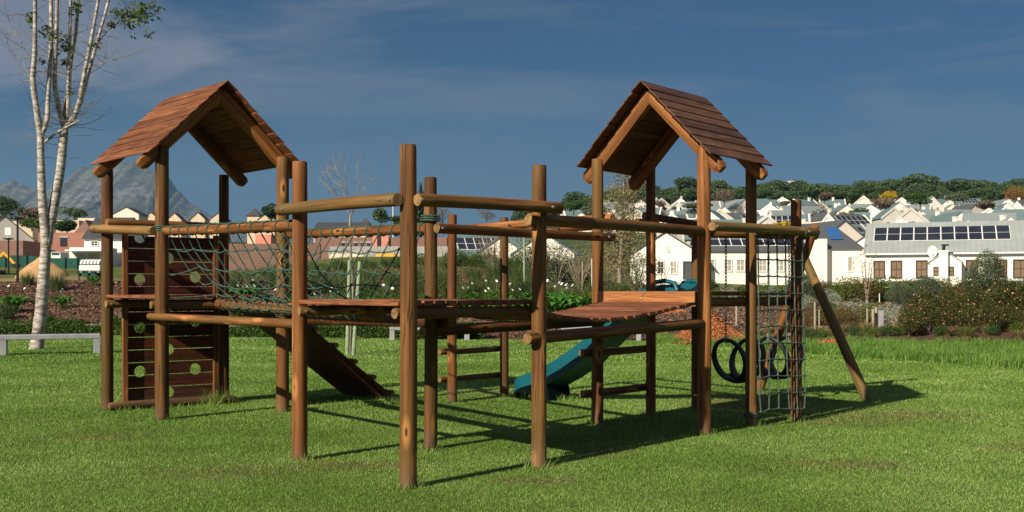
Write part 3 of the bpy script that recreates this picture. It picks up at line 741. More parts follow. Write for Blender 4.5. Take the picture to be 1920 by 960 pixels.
def bridge_net():
    mb = MB()
    for side, (A0, A1) in enumerate((((L2, 2.19), (P1, 2.075)), ((L4, 2.19), (P3, 2.085)))):
        a0 = V2(*A0); a1 = V2(*A1); d = (a1 - a0).normalized(); NC = 12; NR = 5; grid = []
        for i in range(NC + 1):
            row = []
            for j in range(NR + 1):
                s = j / NR; t = (i + .0) / NC
                tt = .035 + .93 * t; top = a0.lerp(a1, tt - .0)
                lean = .14 * s * (1 if side == 0 else 1)        # net is skewed along the bridge
                tb = min(1.0, max(.02, tt + lean - .03)); bot = ml.lerp(mp_, tb)
                p = top.lerp(bot, s); p += Vector((0, 0, -.10 * math.sin(math.pi * s))) + Vector((random.uniform(-.025, .025), random.uniform(-.025, .025), random.uniform(-.03, .03)))
                if j == 0: p = top + Vector((0, 0, .05))
                if j == NR: p = bot + Vector((0, 0, -.02)) + perp(L2, P1, -1 if side == 0 else 1) * .07
                row.append(p)
            grid.append(row)
        for i in range(NC + 1):
            for j in range(NR):
                if i == 0 and j > 2: continue
                rope_seg(mb, grid[i][j], grid[i][j + 1], sag=.004)
            # loop round the rail
            c = a0.lerp(a1, .035 + .93 * i / NC)
            pts = []; x = Vector((0, 0, 1)); y = d.cross(x).normalized()
            for k in range(9): th = 2 * math.pi * k / 8; pts.append(c + (x * math.cos(th) + y * math.sin(th)) * .056 + d * .012 * (k / 8))
            mb.tube(pts, .0075, 5, caps=False)
        for j in range(1, NR + 1):
            for i in range(NC):
                if j == NR and i % 1: continue
                rope_seg(mb, grid[i][j], grid[i + 1][j], sag=random.uniform(.0, .022), n=3)
                if j < NR: knot(mb, grid[i][j])
        # lashing line on top of rail
        for i in range(NC): rope_seg(mb, grid[i][0] + Vector((0, 0, .006)), grid[i + 1][0] + Vector((0, 0, .006)), sag=.004, n=2)
        # tie ropes at the far end towards the posts
        for j in (2, 4): rope_seg(mb, grid[0][j], V2(A0[0], 1.9 - .12 * j), sag=.01)
        for j in (1, 3): rope_seg(mb, grid[NC][j], V2(A1[0], 1.98 - .12 * j), sag=.01)
    for p, z in ((L2, 2.20), (P3, 2.16), (L4, 1.2)):
        for k in range(3):
            pts = [V2(p, z + .022 * k) + Vector((math.cos(t * .52) * .088, math.sin(t * .52) * .088, .004 * math.sin(t))) for t in range(13)]
            mb.tube(pts, .009, 5, caps=False)
    # loops round the walkway log
    d = (mp_ - ml).normalized(); x = Vector((0, 0, 1)); y = d.cross(x).normalized()
    for i in range(1, 22):
        c = ml.lerp(mp_, i / 22.)
        pts = [c + (x * math.cos(th) + y * math.sin(th)) * .076 + d * (.09 * k / 12) for k, th in ((k, 2 * math.pi * k / 12) for k in range(13))]
        mb.tube(pts, .0075, 5, caps=False)
    mb.build('rope_net', M['rope'], CF)
bridge_net()
def scramble_net():
    mb = MB(); n = perp(R4, N1, -1); a = V2(R4, 0) + n * .115; b = V2(N1, 0) + n * .115; d = (b - a).normalized(); W = (b - a).length
    xs = [-.03, .15, .31, .47, .63, W - .05]; rows = [2.165] + [2.03 - .185 * i for i in range(11)]
    g = []
    for i, x in enumerate(xs):
        col = []
        for j, z in enumerate(rows):
            wob = .0 if j == 0 else (j / 12) ** 2 * .015
            q = a + d * (x + (random.uniform(-wob, wob)) + (0 if i in (0,) else (.02 * math.sin(j * .4 + i) * (j / 12)))) + Vector((0, 0, z + (.02 * math.sin(i * 1.1) - .012 * 0) * (j / 12))) + n * (-.0 + .04 * (j / 12))
            col.append(q)
        g.append(col)
    for i in range(len(xs)):
        for j in range(len(rows) - 1): rope_seg(mb, g[i][j], g[i][j + 1], sag=0, r=.009, n=2)
        c = g[i][0].copy(); pts = []; x = Vector((0, 0, 1)); y = d.cross(x).normalized()
        for k in range(9): th = 2 * math.pi * k / 8; pts.append(c + (x * math.cos(th) + y * math.sin(th)) * .058)
        mb.tube(pts, .009, 5, caps=False)
    for j in range(1, len(rows)):
        for i in range(len(xs) - 1): rope_seg(mb, g[i][j], g[i + 1][j], sag=.008, r=.009, n=3)
        for i in range(len(xs)): knot(mb, g[i][j], .017)
    for k in range(2):
        pts = [V2(R4, .12 + .02 * k) + Vector((math.cos(t * .52) * .072, math.sin(t * .52) * .072, 0)) for t in range(13)]
        mb.tube(pts, .009, 5, caps=False)
    mb.build('rope_net', M['rope_g'], CF)
scramble_net()

# slide
def slide():
    top = V2(R2, 1.50).lerp(V2(N2, 1.50), .50); out = Vector((-.655, .755, 0)); ac = Vector((out.y, -out.x, 0))
    prof = [(-.22, 1.54), (.0, 1.52), (.14, 1.49), (.4, 1.41), (.7, 1.26), (1.0, 1.05), (1.4, .74), (1.8, .52), (2.15, .36), (2.4, .27), (2.62, .21), (2.74, .15)]
    mb = MB(); hw = .18; rows = []
    for s, z in prof:
        c = Vector((top.x, top.y, 0)) + out * s
        wall = .115 if s > .3 else .06 if s > -.1 else .04
        wn = wall * .9; wall = wall * 1.3
        cr = [(-hw - .035, -.15), (-hw - .035, -.045), (-hw - .02, wn + .02), (-hw, wn + .02), (-hw + .045, wn * .6), (-hw + .09, .01), (0, -.01), (hw - .09, .01), (hw - .045, wall * .6), (hw, wall + .015), (hw + .035, wall), (hw + .035, -.17)]
        rows.append([c + ac * x + Vector((0, 0, max(.0, z - .02 + y))) for x, y in cr])
    n = len(rows[0]); vs = [p for r_ in rows for p in r_]
    fs = [[i * n + j, i * n + j + 1, (i + 1) * n + j + 1, (i + 1) * n + j] for i in range(len(rows) - 1) for j in range(n - 1)]
    fs += [[i * n, (i + 1) * n, (i + 1) * n + n - 1, i * n + n - 1] for i in range(len(rows) - 1)]
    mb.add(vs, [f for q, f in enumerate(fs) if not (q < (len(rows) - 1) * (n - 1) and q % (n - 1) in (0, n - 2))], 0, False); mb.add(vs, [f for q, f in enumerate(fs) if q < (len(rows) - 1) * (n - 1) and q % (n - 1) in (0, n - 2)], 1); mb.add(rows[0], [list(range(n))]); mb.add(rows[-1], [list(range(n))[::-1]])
    sl = mb.build('slide', [M['teal'], M['slide_dark']], CF)
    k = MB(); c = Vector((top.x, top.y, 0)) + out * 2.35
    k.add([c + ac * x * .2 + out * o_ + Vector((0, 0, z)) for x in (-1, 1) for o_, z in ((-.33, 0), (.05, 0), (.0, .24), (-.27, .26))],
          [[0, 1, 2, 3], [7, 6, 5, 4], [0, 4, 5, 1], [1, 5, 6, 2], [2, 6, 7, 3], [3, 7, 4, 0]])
    k.build('foot', M['slide_dark'], sl)
    # grab loop at the top entrance
    for s in (-1, 1):
        g = MB(); c0 = Vector((top.x, top.y, 0)) + ac * s * .27
        pts = [c0 + out * -.28 + Vector((0, 0, 1.50)), c0 + out * -.24 + Vector((0, 0, 1.59)), c0 + out * -.08 + Vector((0, 0, 1.62)), c0 + out * .08 + Vector((0, 0, 1.60)), c0 + out * .16 + Vector((0, 0, 1.50))]
        g.tube(pts, .028, 8); g.build('handle', M['teal'], sl)
slide()

# swing frame
AT = Vector((4.22, 15.42, 2.27)); bdir = (Vector((AT.x - N2[0], AT.y - N2[1], 0))).normalized()
log('swing_beam', Vector((N2[0], N2[1], 2.22)) - bdir * .1, AT + bdir * .12, .052, None, 'log_o')
log('swing_leg', (3.63, 16.25, -.1), (4.245, 15.30, 2.42), .068, .06, 'log_o')
log('swing_leg', (4.88, 14.86, -.1), (4.09, 15.50, 2.08), .070, .062, 'log_pale')
def tyre_swing(label, t0, t1):
    base = Vector((N2[0], N2[1], 2.14)); L = Vector((AT.x - N2[0], AT.y - N2[1], 0)).length
    a = base + bdir * L * t0; b = base + bdir * L * t1; mid = (a + b) / 2
    e = empty('tyre_swing', (mid.x, mid.y, 0), label, 'swing', 'tyre swings')
    pr = Vector((-bdir.y, bdir.x, 0)); s_top = .86; mb = MB(); rr = .245
    for c, sg in ((a, 1), (b, -1)):
        cen0 = Vector((c.x, c.y, .60)); rings = []
        pts = []
        for k in range(29):
            th = 2 * math.pi * k / 28; up = math.cos(th); sdw = math.sin(th)
            lean = bdir * sg * (.17 * (1 - up) / 2 + .0)
            pts.append(cen0 + Vector((0, 0, rr * 1.08 * up)) + pr * (rr * sdw) + lean)
        # flattened tyre band cross section
        n = 8; vs = []; fs = []
        for k, p in enumerate(pts[:-1]):
            rad = (p - cen0 - bdir * (p - cen0).dot(bdir)).normalized()
            wd = .03 + .05 * (1 - math.cos(2 * math.pi * k / 28)) / 2
            for j in range(n):
                ph = 2 * math.pi * j / n; vs.append(p + rad * math.cos(ph) * .027 + bdir * math.sin(ph) * wd)
        m = 28
        for k in range(m):
            for j in range(n): fs.append([k * n + j, k * n + (j + 1) % n, ((k + 1) % m) * n + (j + 1) % n, ((k + 1) % m) * n + j])
        mb.add(vs, fs, 0, True)
    # seat: curved band joining both loops at the bottom
    vs = []; fs = []; K = 9
    for i in range(K):
        th = (i / (K - 1) - .5) * 1.7
        for w in (-1, -.45, .45, 1):
            c = mid + bdir * w * (b - a).length * .34
            vs.append(Vector((c.x, c.y, .60)) + pr * (rr * math.sin(th)) + Vector((0, 0, -rr * 1.08 * math.cos(th) + (.02 if abs(w) == 1 else -.015))))
    nv = len(vs); vs += [v + Vector((0, 0, -.03)) for v in vs]
    for i in range(K - 1):
        for j in range(3):
            q = [i * 4 + j, i * 4 + j + 1, (i + 1) * 4 + j + 1, (i + 1) * 4 + j]; fs.append(q); fs.append([x + nv for x in q[::-1]])
    mb.add(vs, fs, 0, True)
    mb.build('tyre', M['rubber'], e)
    for c in (a, b):
        ch = MB(); z = 2.17; i = 0
        while z > .92: link(ch, Vector((c.x, c.y, z)), (0, 0, 1), .026, i % 2, .0055, .014); z -= .043; i += 1
        ch.build('chain', M['rust'], e)
        br = MB(); br.box((c.x, c.y, .875), (.045, .045, .10), bev=.008); br.tube([(c.x, c.y, 2.25), (c.x, c.y, 2.15)], .011, 6)
        br.build('bracket', M['steel'], e)
tyre_swing('black cut tyre swing hanging next to the corner tower post', .235, .45)
tyre_swing('black cut tyre swing hanging behind the rope scramble net next to the splayed legs', .60, .79)

# ------------------------------------------------------------------ benches
def bench(uL, zL, uR, zR, label, seat=.47):
    a = Vector(((uL - 960) * zL / F, zL, 0)); b = Vector(((uR - 960) * zR / F, zR, 0)); d = b - a; L = d.length
    e = empty('concrete_bench', ((a + b) / 2), label, 'bench', 'concrete benches round the lawn'); e.rotation_euler = (0, 0, math.atan2(d.y, d.x))
    mb = MB(); mb.box((0, 0, seat - .055), (L, .45, .11), bev=.012); o = mb.build('seat', M['concrete']); o.parent = e
    for s in (-1, 1):
        mb = MB(); mb.box((s * (L / 2 - .075), 0, (seat - .11) / 2 - .05), (.15, .44, seat - .11 + .1 - .002), bev=.01); o = mb.build('leg', M['concrete']); o.parent = e
bench(0, 25.4, 188, 26.2, 'grey concrete bench in front of the white barked tree')
bench(731, 33, 880, 33.2, 'grey concrete bench at the hedge seen beneath the front deck', .42)
bench(1054, 33.2, 1203, 32.8, 'grey concrete bench seen beneath the sagging plank bridge', .42)

# ------------------------------------------------------------------ vegetation generators
def leaf_mesh(name, P, size, mats, mi=None, flat=.5, aspect=.5, rng=rng, bias=None):
    """diamond leaves at points P"""
    n = len(P); sz = size * rng.uniform(.6, 1.35, n) if np.isscalar(size) else size
    d = rng.normal(size=(n, 3)); d[:, 2] *= flat
    if bias is not None: d = d + bias
    d /= np.linalg.norm(d, axis=1)[:, None] + 1e-9
    r = rng.normal(size=(n, 3)); s = np.cross(d, r); s /= np.linalg.norm(s, axis=1)[:, None] + 1e-9
    nn = np.cross(d, s)
    V = np.empty((n, 4, 3)); h = sz[:, None]
    V[:, 0] = P - d * h * .5; V[:, 1] = P + s * h * aspect * .5 + nn * h * .08; V[:, 2] = P + d * h * .5; V[:, 3] = P - s * h * aspect * .5 + nn * h * .08
    return np_mesh(name, V.reshape(-1, 3), np.arange(n * 4).reshape(n, 4), mats, mi)
def crown_points(n, blobs, rng, shell=.55):
    """points in the outer part of a set of ellipsoid clumps (x,y,z,rx,ry,rz)"""
    B = np.array(blobs, float); vol = B[:, 3] * B[:, 4] + B[:, 3] * B[:, 5]; w = vol / vol.sum()
    k = rng.choice(len(B), n, p=w); d = rng.normal(size=(n, 3)); d /= np.linalg.norm(d, axis=1)[:, None]
    lump = 1 + .22 * np.sin(d[:, 0] * 5 + k) * np.sin(d[:, 1] * 6 + k * 2) * np.cos(d[:, 2] * 5 + k)
    r = (shell + (1 - shell) * rng.random(n) ** .5) * lump
    return B[k, :3] + d * r[:, None] * B[k, 3:]
def limb_path(a, b, bend=.1, n=6, rn=random):
    a = Vector(a); b = Vector(b); L = (b - a).length; pts = []
    o = Vector((rn.uniform(-1, 1), rn.uniform(-1, 1), rn.uniform(-.3, .3))) * bend * L
    for i in range(n + 1):
        t = i / n; j = Vector((rn.uniform(-1, 1), rn.uniform(-1, 1), 0)) * L * .012 * (0 < i < n)
        pts.append(a.lerp(b, t) + o * math.sin(math.pi * t) + j)
    return pts
def tree_proto(name, seed, H, blobs, nl, leaf, mat, trunk_r, limbs, flat=.5, aspect=.5, bark='bark', base_z=None):
    rs = np.random.default_rng(seed); rn = random.Random(seed)
    e = bpy.data.objects.new(name, None); COL.objects.link(e)
    mb = MB(); top = Vector((rn.uniform(-.05, .05) * H, rn.uniform(-.05, .05) * H, H * .62))
    tp = limb_path((0, 0, -.15), top, .05, 7, rn); mb.tube(tp, [trunk_r * (1 - .7 * i / 7) for i in range(8)], 8)
    for i in range(limbs):
        bl = blobs[i % len(blobs)]; st = tp[rn.randint(2, 6)]
        en = Vector((bl[0] + rn.uniform(-.4, .4) * bl[3], bl[1] + rn.uniform(-.4, .4) * bl[4], bl[2] + rn.uniform(-.3, .5) * bl[5]))
        pp = limb_path(st, en, .12, 5, rn); mb.tube(pp, [trunk_r * .42 * (1 - .85 * k / 5) for k in range(6)], 5)
    o = mb.build('trunk', M[bark]); o.parent = e
    me = leaf_mesh('crown', crown_points(nl, blobs, rs), leaf, M[mat], flat=flat, aspect=aspect, rng=rs)
    c = bpy.data.objects.new('crown', me); COL.objects.link(c); c.parent = e
    return e
def place(o, x, y, z=None, s=1, rz=None, label=None, cat=None, group=None, sz=None):
    o.location = (x, y, hz(x, y) if z is None else z); o.scale = (s, s, sz or s)
    o.rotation_euler = (0, 0, random.uniform(0, 6.28) if rz is None else rz); tag(o, label, cat, group); return o
def uvx(u, Y): return (u - 960) * Y / F

# ---- hedge: low clipped hedge along back of the lawn, one thing
def hedge():
    n = 90000; us = rng.uniform(-60, 905, n); y = np.interp(us, EU, EY) + .35
    x = (us - 960) * y / F
    h = .50 + .07 * np.sin(x * 2.3) + .05 * np.sin(x * 5.1 + 1); th = rng.uniform(0, np.pi, n)
    rr = .8 + .25 * rng.random(n)
    px = x + rng.normal(0, .03, n); py = y + .12 - np.cos(th) * .42 * rr; pz = np.maximum(.02, np.sin(th) ** .6 * h * rr)
    me = leaf_mesh('hedge', np.stack([px, py, pz], -1), .065, M['hedge'], flat=.8, aspect=.6)
    o = link_mesh('hedge', me); tag(o, 'low clipped dark green hedge along the back edge of the lawn', 'hedge')
    mb = MB(); step = 40
    for i in range(24):
        u0 = -60 + i * step; u1 = u0 + step; y0 = float(np.interp(u0, EU, EY)) + .47; y1 = float(np.interp(u1, EU, EY)) + .47
        mb.plank((uvx(u0, y0), y0, .20), (uvx(u1, y1), y1, .20), .55, .36)
    b = mb.build('stems', M['bark']); attach(b, o)
hedge()

# ---- mulch chips
def chips(name, n, fn, size, mat, label, kind='stuff'):
    P = fn(n); me = leaf_mesh(name, P, size, M[mat], flat=.35, aspect=.5)
    o = link_mesh(name, me); tag(o, label, 'mulch', kind=kind); return o
def bed_pts(n):
    y = rng.uniform(34, 58, n); u = rng.uniform(-60, 2000, n); x = (u - 960) * y / F; yl = lawn_edge(x, y); k = y > yl + .8
    x, y = x[k], y[k]; return np.stack([x, y, height(x, y) + rng.uniform(.0, .05, len(x))], -1)
chips('bark_mulch', 110000, bed_pts, .11, 'chip', 'brown bark mulch chips covering the planting bed')
def pile(cx, cy, rx, ry, h):
    def f(n):
        r = np.sqrt(rng.random(n)); a = rng.uniform(0, 2 * np.pi, n); x = cx + r * np.cos(a) * rx; y = cy + r * np.sin(a) * ry
        z = h * (1 - r) ** 1.1 * (1 + .15 * np.sin(a * 3)) + .01
        return np.stack([x, y, z + np.maximum(0, height(x, y)) + rng.uniform(0, .03, n)], -1)
    return f
def pile_thing(u, Y, ru, ry, h, label, n=22000):
    cx = uvx(u, Y); rx = ru * Y / F
    o = chips('mulch_pile', n, pile(cx, Y, rx, ry, h), .085, 'omulch', label, kind=None)
    mb = MB(); N = 20; vs = [(cx, Y, h * .93 + max(0, hz(cx, Y)))]
    for k in range(1, 5):
        for j in range(N):
            a = 2 * math.pi * j / N; r = k / 4; x = cx + math.cos(a) * rx * r; y = Y + math.sin(a) * ry * r
            vs.append((x, y, h * (1 - r) ** 1.1 * (1 + .15 * math.sin(a * 3)) - .015 + max(0, hz(x, y)) - (.06 if k == 4 else 0)))
    fs = [(0, 1 + j, 1 + (j + 1) % N) for j in range(N)]
    for k in range(3):
        for j in range(N): fs.append((1 + k * N + j, 1 + (k + 1) * N + j, 1 + (k + 1) * N + (j + 1) % N, 1 + k * N + (j + 1) % N))
    mb.add(vs, fs, 0, True); b = mb.build('core', M['omulch']); attach(b, o)
    o['category'] = 'mulch pile'
pile_thing(1332, 31.2, 80, 1.5, .80, 'tall heap of orange bark mulch behind the swing')
pile_thing(1560, 29.3, 52, .55, .16, 'low flat spread of orange bark mulch beside the slanting swing leg', 9000)
pile_thing(1195, 43, 90, 2.2, .62, 'pale brown mulch mound behind the slide top', 16000)

# ---- tussocks / reeds / lilies / shrubs
def blade_proto(name, part, seed, n, h, spread, w, mat, lean=(.2, .9), seg=3):
    rs = np.random.default_rng(seed); r = np.sqrt(rs.random(n)) * spread; a = rs.uniform(0, 6.28, n)
    P = np.stack([np.cos(a) * r, np.sin(a) * r, np.full(n, -.03)], -1)
    me = blades(P, h * rs.uniform(.5, 1.1, n), w * rs.uniform(.7, 1.2, n), rs.uniform(*lean, n), M[mat], rs, name, seg=seg, az=a + np.pi / 2 + np.pi + rs.normal(0, .5, n))
    o = link_mesh(name, me); return o
def lily_proto(seed, n=30, fl=2):
    rn = random.Random(seed); e = bpy.data.objects.new('calla_lily', None); COL.objects.link(e); mb = MB()
    for i in range(n):
        a = rn.uniform(0, 6.28); L = rn.uniform(.35, .75); out = rn.uniform(.12, .45); w = rn.uniform(.09, .15)
        b = Vector((math.cos(a), math.sin(a), 0)); s = Vector((-b.y, b.x, 0)); r0 = b * rn.uniform(0, .15)
        p1 = r0 + b * out * .4 + Vector((0, 0, L * .6)); mb.tube([r0, p1], .008, 4, 0)
        pts = [p1, p1 + b * .10 + Vector((0, 0, .13)), p1 + b * .26 + Vector((0, 0, .17)), p1 + b * .40 + Vector((0, 0, .06))]
        ws = [.02, w, w * .8, .005]; vs = []
        for p, ww in zip(pts, ws): vs += [p - s * ww + Vector((0, 0, .03)), p, p + s * ww + Vector((0, 0, .03))]
        mb.add(vs, [(k * 3 + j, k * 3 + j + 1, (k + 1) * 3 + j + 1, (k + 1) * 3 + j) for k in range(3) for j in (0, 1)], 0, True)
    o = mb.build('foliage', M['lily']); o.parent = e
    for i in range(fl):
        f = MB(); a = rn.uniform(0, 6.28); r = rn.uniform(.1, .4); z = rn.uniform(.75, .98); c = Vector((math.cos(a) * r, math.sin(a) * r, z))
        f.tube([(c.x * .5, c.y * .5, 0), c], .007, 4, 1)
        vs = []; N = 8
        for k in range(N): th = 2 * math.pi * k / N; vs.append(c + Vector((math.cos(th) * .042, math.sin(th) * .042, .08 + .04 * math.cos(th))))
        f.add([c] + vs, [(0, 1 + k, 1 + (k + 1) % N) for k in range(N)], 0, True)
        o = f.build('flower', [M['petal'], M['lily']]); o.parent = e
    return e
def shrub_proto(name, seed, blobs, nl, leaf, mat, flowers=None, nf=0, flat=.6, aspect=.5):
    rs = np.random.default_rng(seed); rn = random.Random(seed); e = bpy.data.objects.new(name, None); COL.objects.link(e)
    mb = MB()
    for i in range(7):
        bl = blobs[i % len(blobs)]; pp = limb_path((rn.uniform(-.1, .1), rn.uniform(-.1, .1), -.05), (bl[0] + rn.uniform(-.3, .3), bl[1] + rn.uniform(-.3, .3), bl[2]), .1, 4, rn)
        mb.tube(pp, [.022, .018, .014, .01, .006], 5)
    o = mb.build('stem', M['bark']); o.parent = e
    me = leaf_mesh('foliage', crown_points(nl, blobs, rs, .5), leaf, M[mat], flat=flat, aspect=aspect, rng=rs); c = bpy.data.objects.new('foliage', me); COL.objects.link(c); c.parent = e
    if flowers:
        me = leaf_mesh('blossom', crown_points(nf, blobs, rs, .97), .085, M[flowers], flat=.5, aspect=.9, rng=rs); c = bpy.data.objects.new('blossom', me); COL.objects.link(c); c.parent = e
    return e
PH = {}
for k in range(3): PH['reed%d' % k] = blade_proto('reed_clump', 'x', 100 + k, 420, 1.0, .28, .016, 'reed', (.15, .7))
for k in range(2): PH['dry%d' % k] = blade_proto('grass_tussock', 'x', 110 + k, 300, .55, .16, .014, 'dry', (.4, 1.3))
for k in range(3): PH['lily%d' % k] = lily_proto(120 + k)
bb = [(0, 0, .45, .55, .55, .45), (.4, .15, .4, .4, .4, .35), (-.4, -.1, .38, .42, .42, .36), (.1, -.35, .35, .4, .35, .32)]
bt = [(0, 0, 1.0, .7, .7, .6), (.5, .2, .8, .5, .5, .5), (-.5, -.1, .75, .5, .5, .5), (0, .1, 1.45, .45, .45, .4), (.15, -.4, .55, .5, .4, .45)]
for k in range(2):
    PH['bush%d' % k] = shrub_proto('shrub', 130 + k, bb, 2600, .07, 'bush'); PH['yb%d' % k] = shrub_proto('shrub', 140 + k, bb, 2600, .065, 'bush_y')
    PH['red%d' % k] = shrub_proto('shrub', 150 + k, bb, 2300, .055, 'redsh'); PH['sil%d' % k] = shrub_proto('shrub', 160 + k, bb, 2600, .05, 'silver', aspect=.3)
    PH['org%d' % k] = shrub_proto('flowering_shrub', 170 + k, bt, 7500, .07, 'org_leaf', 'flower_o', 130)
    PH['oliv%d' % k] = tree_proto('olive_tree', 180 + k, 3.0, [(0, 0, 1.5, .8, .8, .75), (.7, .1, 1.4, .6, .6, .6), (-.7, 0, 1.3, .6, .6, .55), (.1, -.5, 1.0, .7, .5, .5), (.2, .2, 2.1, .5, .5, .4), (-.4, .3, 1.8, .5, .5, .45), (.5, 0, .8, .5, .5, .4), (-.5, .1, .8, .5, .5, .4)], 15000, .085, 'olive', .09, 8, aspect=.3)
    PH['twig%d' % k] = None
used = set()
def put(kind, u, Y, s=1, label=None, cat=None, group=None, sz=None, z=None):
    src = PH[kind]
    o = src if kind not in used else copy_tree(src); used.add(kind)
    x = uvx(u, Y); return place(o, x, Y, z, s, None, label, cat, group, sz)
# left bed
put('lily0', 30, 42, 1.1, 'broad leaved green lily plant at the left edge of the mulch bank', 'plant', 'plants on the bank')
put('lily1', 118, 42.5, .8, 'small yellow-green broad leaved plant in the mulch just right of the white barked trunk', 'plant', 'plants on the bank')
put('reed0', 108, 47, 1.0, 'spiky grass tussock on the mulch bank behind the white barked tree', 'plant', 'plants on the bank')
put('reed1', 52, 49, .8, 'spiky tussock on the bank behind the tall black lamp post', 'plant', 'plants on the bank')
put('lily2', 178, 48, .7, 'small leafy plant on top of the mulch bank beside the left tower', 'plant', 'plants on the bank')
put('bush0', 5, 40, .7, 'low green shrub behind the hedge at the left edge', 'shrub', 'plants on the bank')
# centre bank
i = 0
ords = ['first', 'second', 'third', 'fourth', 'fifth', 'sixth', 'seventh', 'eighth', 'ninth', 'tenth', 'eleventh', 'twelfth', 'thirteenth', 'fourteenth', 'fifteenth', 'sixteenth', 'seventeenth', 'eighteenth', 'nineteenth', 'twentieth', 'twenty-first', 'twenty-second', 'twenty-third', 'twenty-fourth', 'twenty-fifth', 'twenty-sixth', 'twenty-seventh', 'twenty-eighth', 'twenty-ninth', 'thirtieth', 'thirty-first', 'thirty-second', 'thirty-third', 'thirty-fourth']
def row_of(kinds, us, Yf, sf, text, cat, group):
    for j, u in enumerate(us):
        put(kinds[j % len(kinds)], u, Yf(u), sf(u), '%s, %s from left' % (text, ords[j]), cat, group)
ru = random.Random(5)
jit = lambda a, b: ru.uniform(a, b)
row_of(['lily0', 'lily1', 'lily2'], [436, 456, 476, 496, 515, 585, 606, 628, 690, 712, 850, 875, 898, 955, 980, 1030, 1048, 1064, 1082], lambda u: 38.2 + jit(-.8, 1.0), lambda u: jit(1.0, 1.3), 'white flowering calla lily clump at the foot of the bank', 'plant', 'calla lilies behind the hedge')
row_of(['lily2', 'lily0', 'lily1'], [430, 462, 498, 530, 905, 935, 1010, 1045], lambda u: 40.8 + jit(-.8, .8), lambda u: jit(1.0, 1.25), 'calla lily clump higher up the bank behind the hedge', 'plant', 'calla lilies higher on the bank')
row_of(['reed0', 'reed1', 'reed2'], [545, 575, 610, 640, 665, 690, 720, 760, 800, 835, 870, 905, 935, 975, 1010, 1050, 1090, 1120, 1145], lambda u: 43 + jit(-1, 1.5), lambda u: jit(.95, 1.35), 'grey-green reed clump across the middle of the bank', 'reeds', 'reed clumps on the bank')
row_of(['reed2', 'reed0', 'reed1'], [440, 480, 520, 560, 600, 645, 690, 735, 790, 840, 890, 930, 970, 1000], lambda u: 47.5 + jit(-1, 1), lambda u: jit(.95, 1.3), 'grey-green reed clump on the crest of the bank', 'reeds', 'reed clumps on the crest')
row_of(['bush0', 'yb0', 'bush1', 'yb1'], [560, 620, 680, 705, 745, 790, 870, 920, 1000, 1045, 1075, 1100], lambda u: 39.8 + jit(-.8, .8), lambda u: jit(.7, 1.0), 'rounded green shrub among the lilies and reeds', 'shrub', 'shrubs on the bank')
row_of(['reed1', 'yb0', 'reed0', 'reed2', 'bush0'], [425, 448, 470, 494, 520, 545, 570, 592, 612, 634, 655, 678, 700, 722, 745, 768, 790, 812, 834, 850], lambda u: 57 + jit(-2, 2), lambda u: jit(.5, .75), 'bushy green growth on the slope below the brick buildings', 'plant', 'growth below the brick buildings')
row_of(['bush1', 'yb0', 'bush0', 'yb1'], [855, 880, 905, 935, 965, 995, 1022, 1050, 1078, 1105], lambda u: 57 + jit(-1.5, 1.5), lambda u: jit(.8, 1.2) + (u > 990) * .6, 'tall rounded bush behind the reeds on the crest', 'shrub', 'bushes behind the crest')
row_of(['bush1', 'yb1', 'bush0', 'yb0'], [1130, 1165, 1200, 1240, 1270, 1300, 1330, 1365, 1395, 1430, 1460, 1490], lambda u: 53 + jit(-1, 1), lambda u: jit(.6, .9), 'leafy green shrub in front of the white gabled house', 'shrub', 'shrubs before the gabled house')
row_of(['yb1', 'sil0', 'yb0', 'bush0'], [1345, 1362, 1385, 1405, 1425, 1445, 1465], lambda u: 47 + jit(-1, 1), lambda u: jit(.65, .9), 'pale leaved shrub in the bed behind the right tower deck', 'shrub', 'shrubs behind the right deck')
row_of(['dry0', 'dry1'], [1225, 1260, 1420, 1445, 1470, 1512, 1545, 1580, 1618, 1650, 1675, 1700, 1735, 1775, 1812, 1850, 1885, 1912], lambda u: float(np.interp(u, EU, EY)) + 2.4 + jit(-.2, 1.6), lambda u: jit(.55, 1.0), 'dry straw coloured grass tussock at the front of the mulch bed', 'plant', 'dry tussocks in the mulch')
row_of(['bush0', 'yb1', 'red1', 'bush1', 'yb0'], [1516, 1540, 1572, 1600, 1632, 1665, 1690, 1722, 1765, 1812, 1862, 1908], lambda u: 31.0 + jit(-.3, .8), lambda u: jit(.30, .45), 'small low green shrub near the front of the mulch bed', 'shrub', 'small shrubs in the mulch')
row_of(['red0', 'red1', 'yb0'], [1500, 1528, 1556, 1580, 1602, 1640], lambda u: 36.5 + jit(-.8, .8), lambda u: jit(.65, .85), 'low reddish green shrub in the mulch bed right of the swing', 'shrub', 'reddish shrubs')
for u, Y, s, t in ((1502, 41, .7, 'silver leaved bush directly behind the slanting swing leg'), (1552, 42, .8, 'silver-white leaved bush between the slanting leg and the staked saplings'), (1605, 38, .85, 'large silver-white leaved bush left of the group of wooden stakes'), (1668, 36, .8, 'silver-white leaved bush right of the group of wooden stakes')):
    put('sil%d' % (int(u) % 2), u, Y, s, t, 'shrub', 'silver bushes')
row_of(['yb0', 'red0', 'bush1', 'yb1', 'red1', 'bush0'], [1512, 1535, 1560, 1590, 1615, 1640, 1665, 1700, 1730, 1760, 1790, 1815, 1885, 1915], lambda u: 46 + jit(-1.5, 1.5), lambda u: jit(.95, 1.3), 'dense olive green bush below the white house windows', 'shrub', 'bushes below the long house')
row_of(['org0', 'org1'], [1705, 1742, 1780, 1818, 1856, 1895, 1935], lambda u: 31.6 + jit(-.3, .4), lambda u: jit(.44, .52), 'orange blossomed dark shrub at the front of the right bed', 'shrub', 'orange blossom shrubs in front')
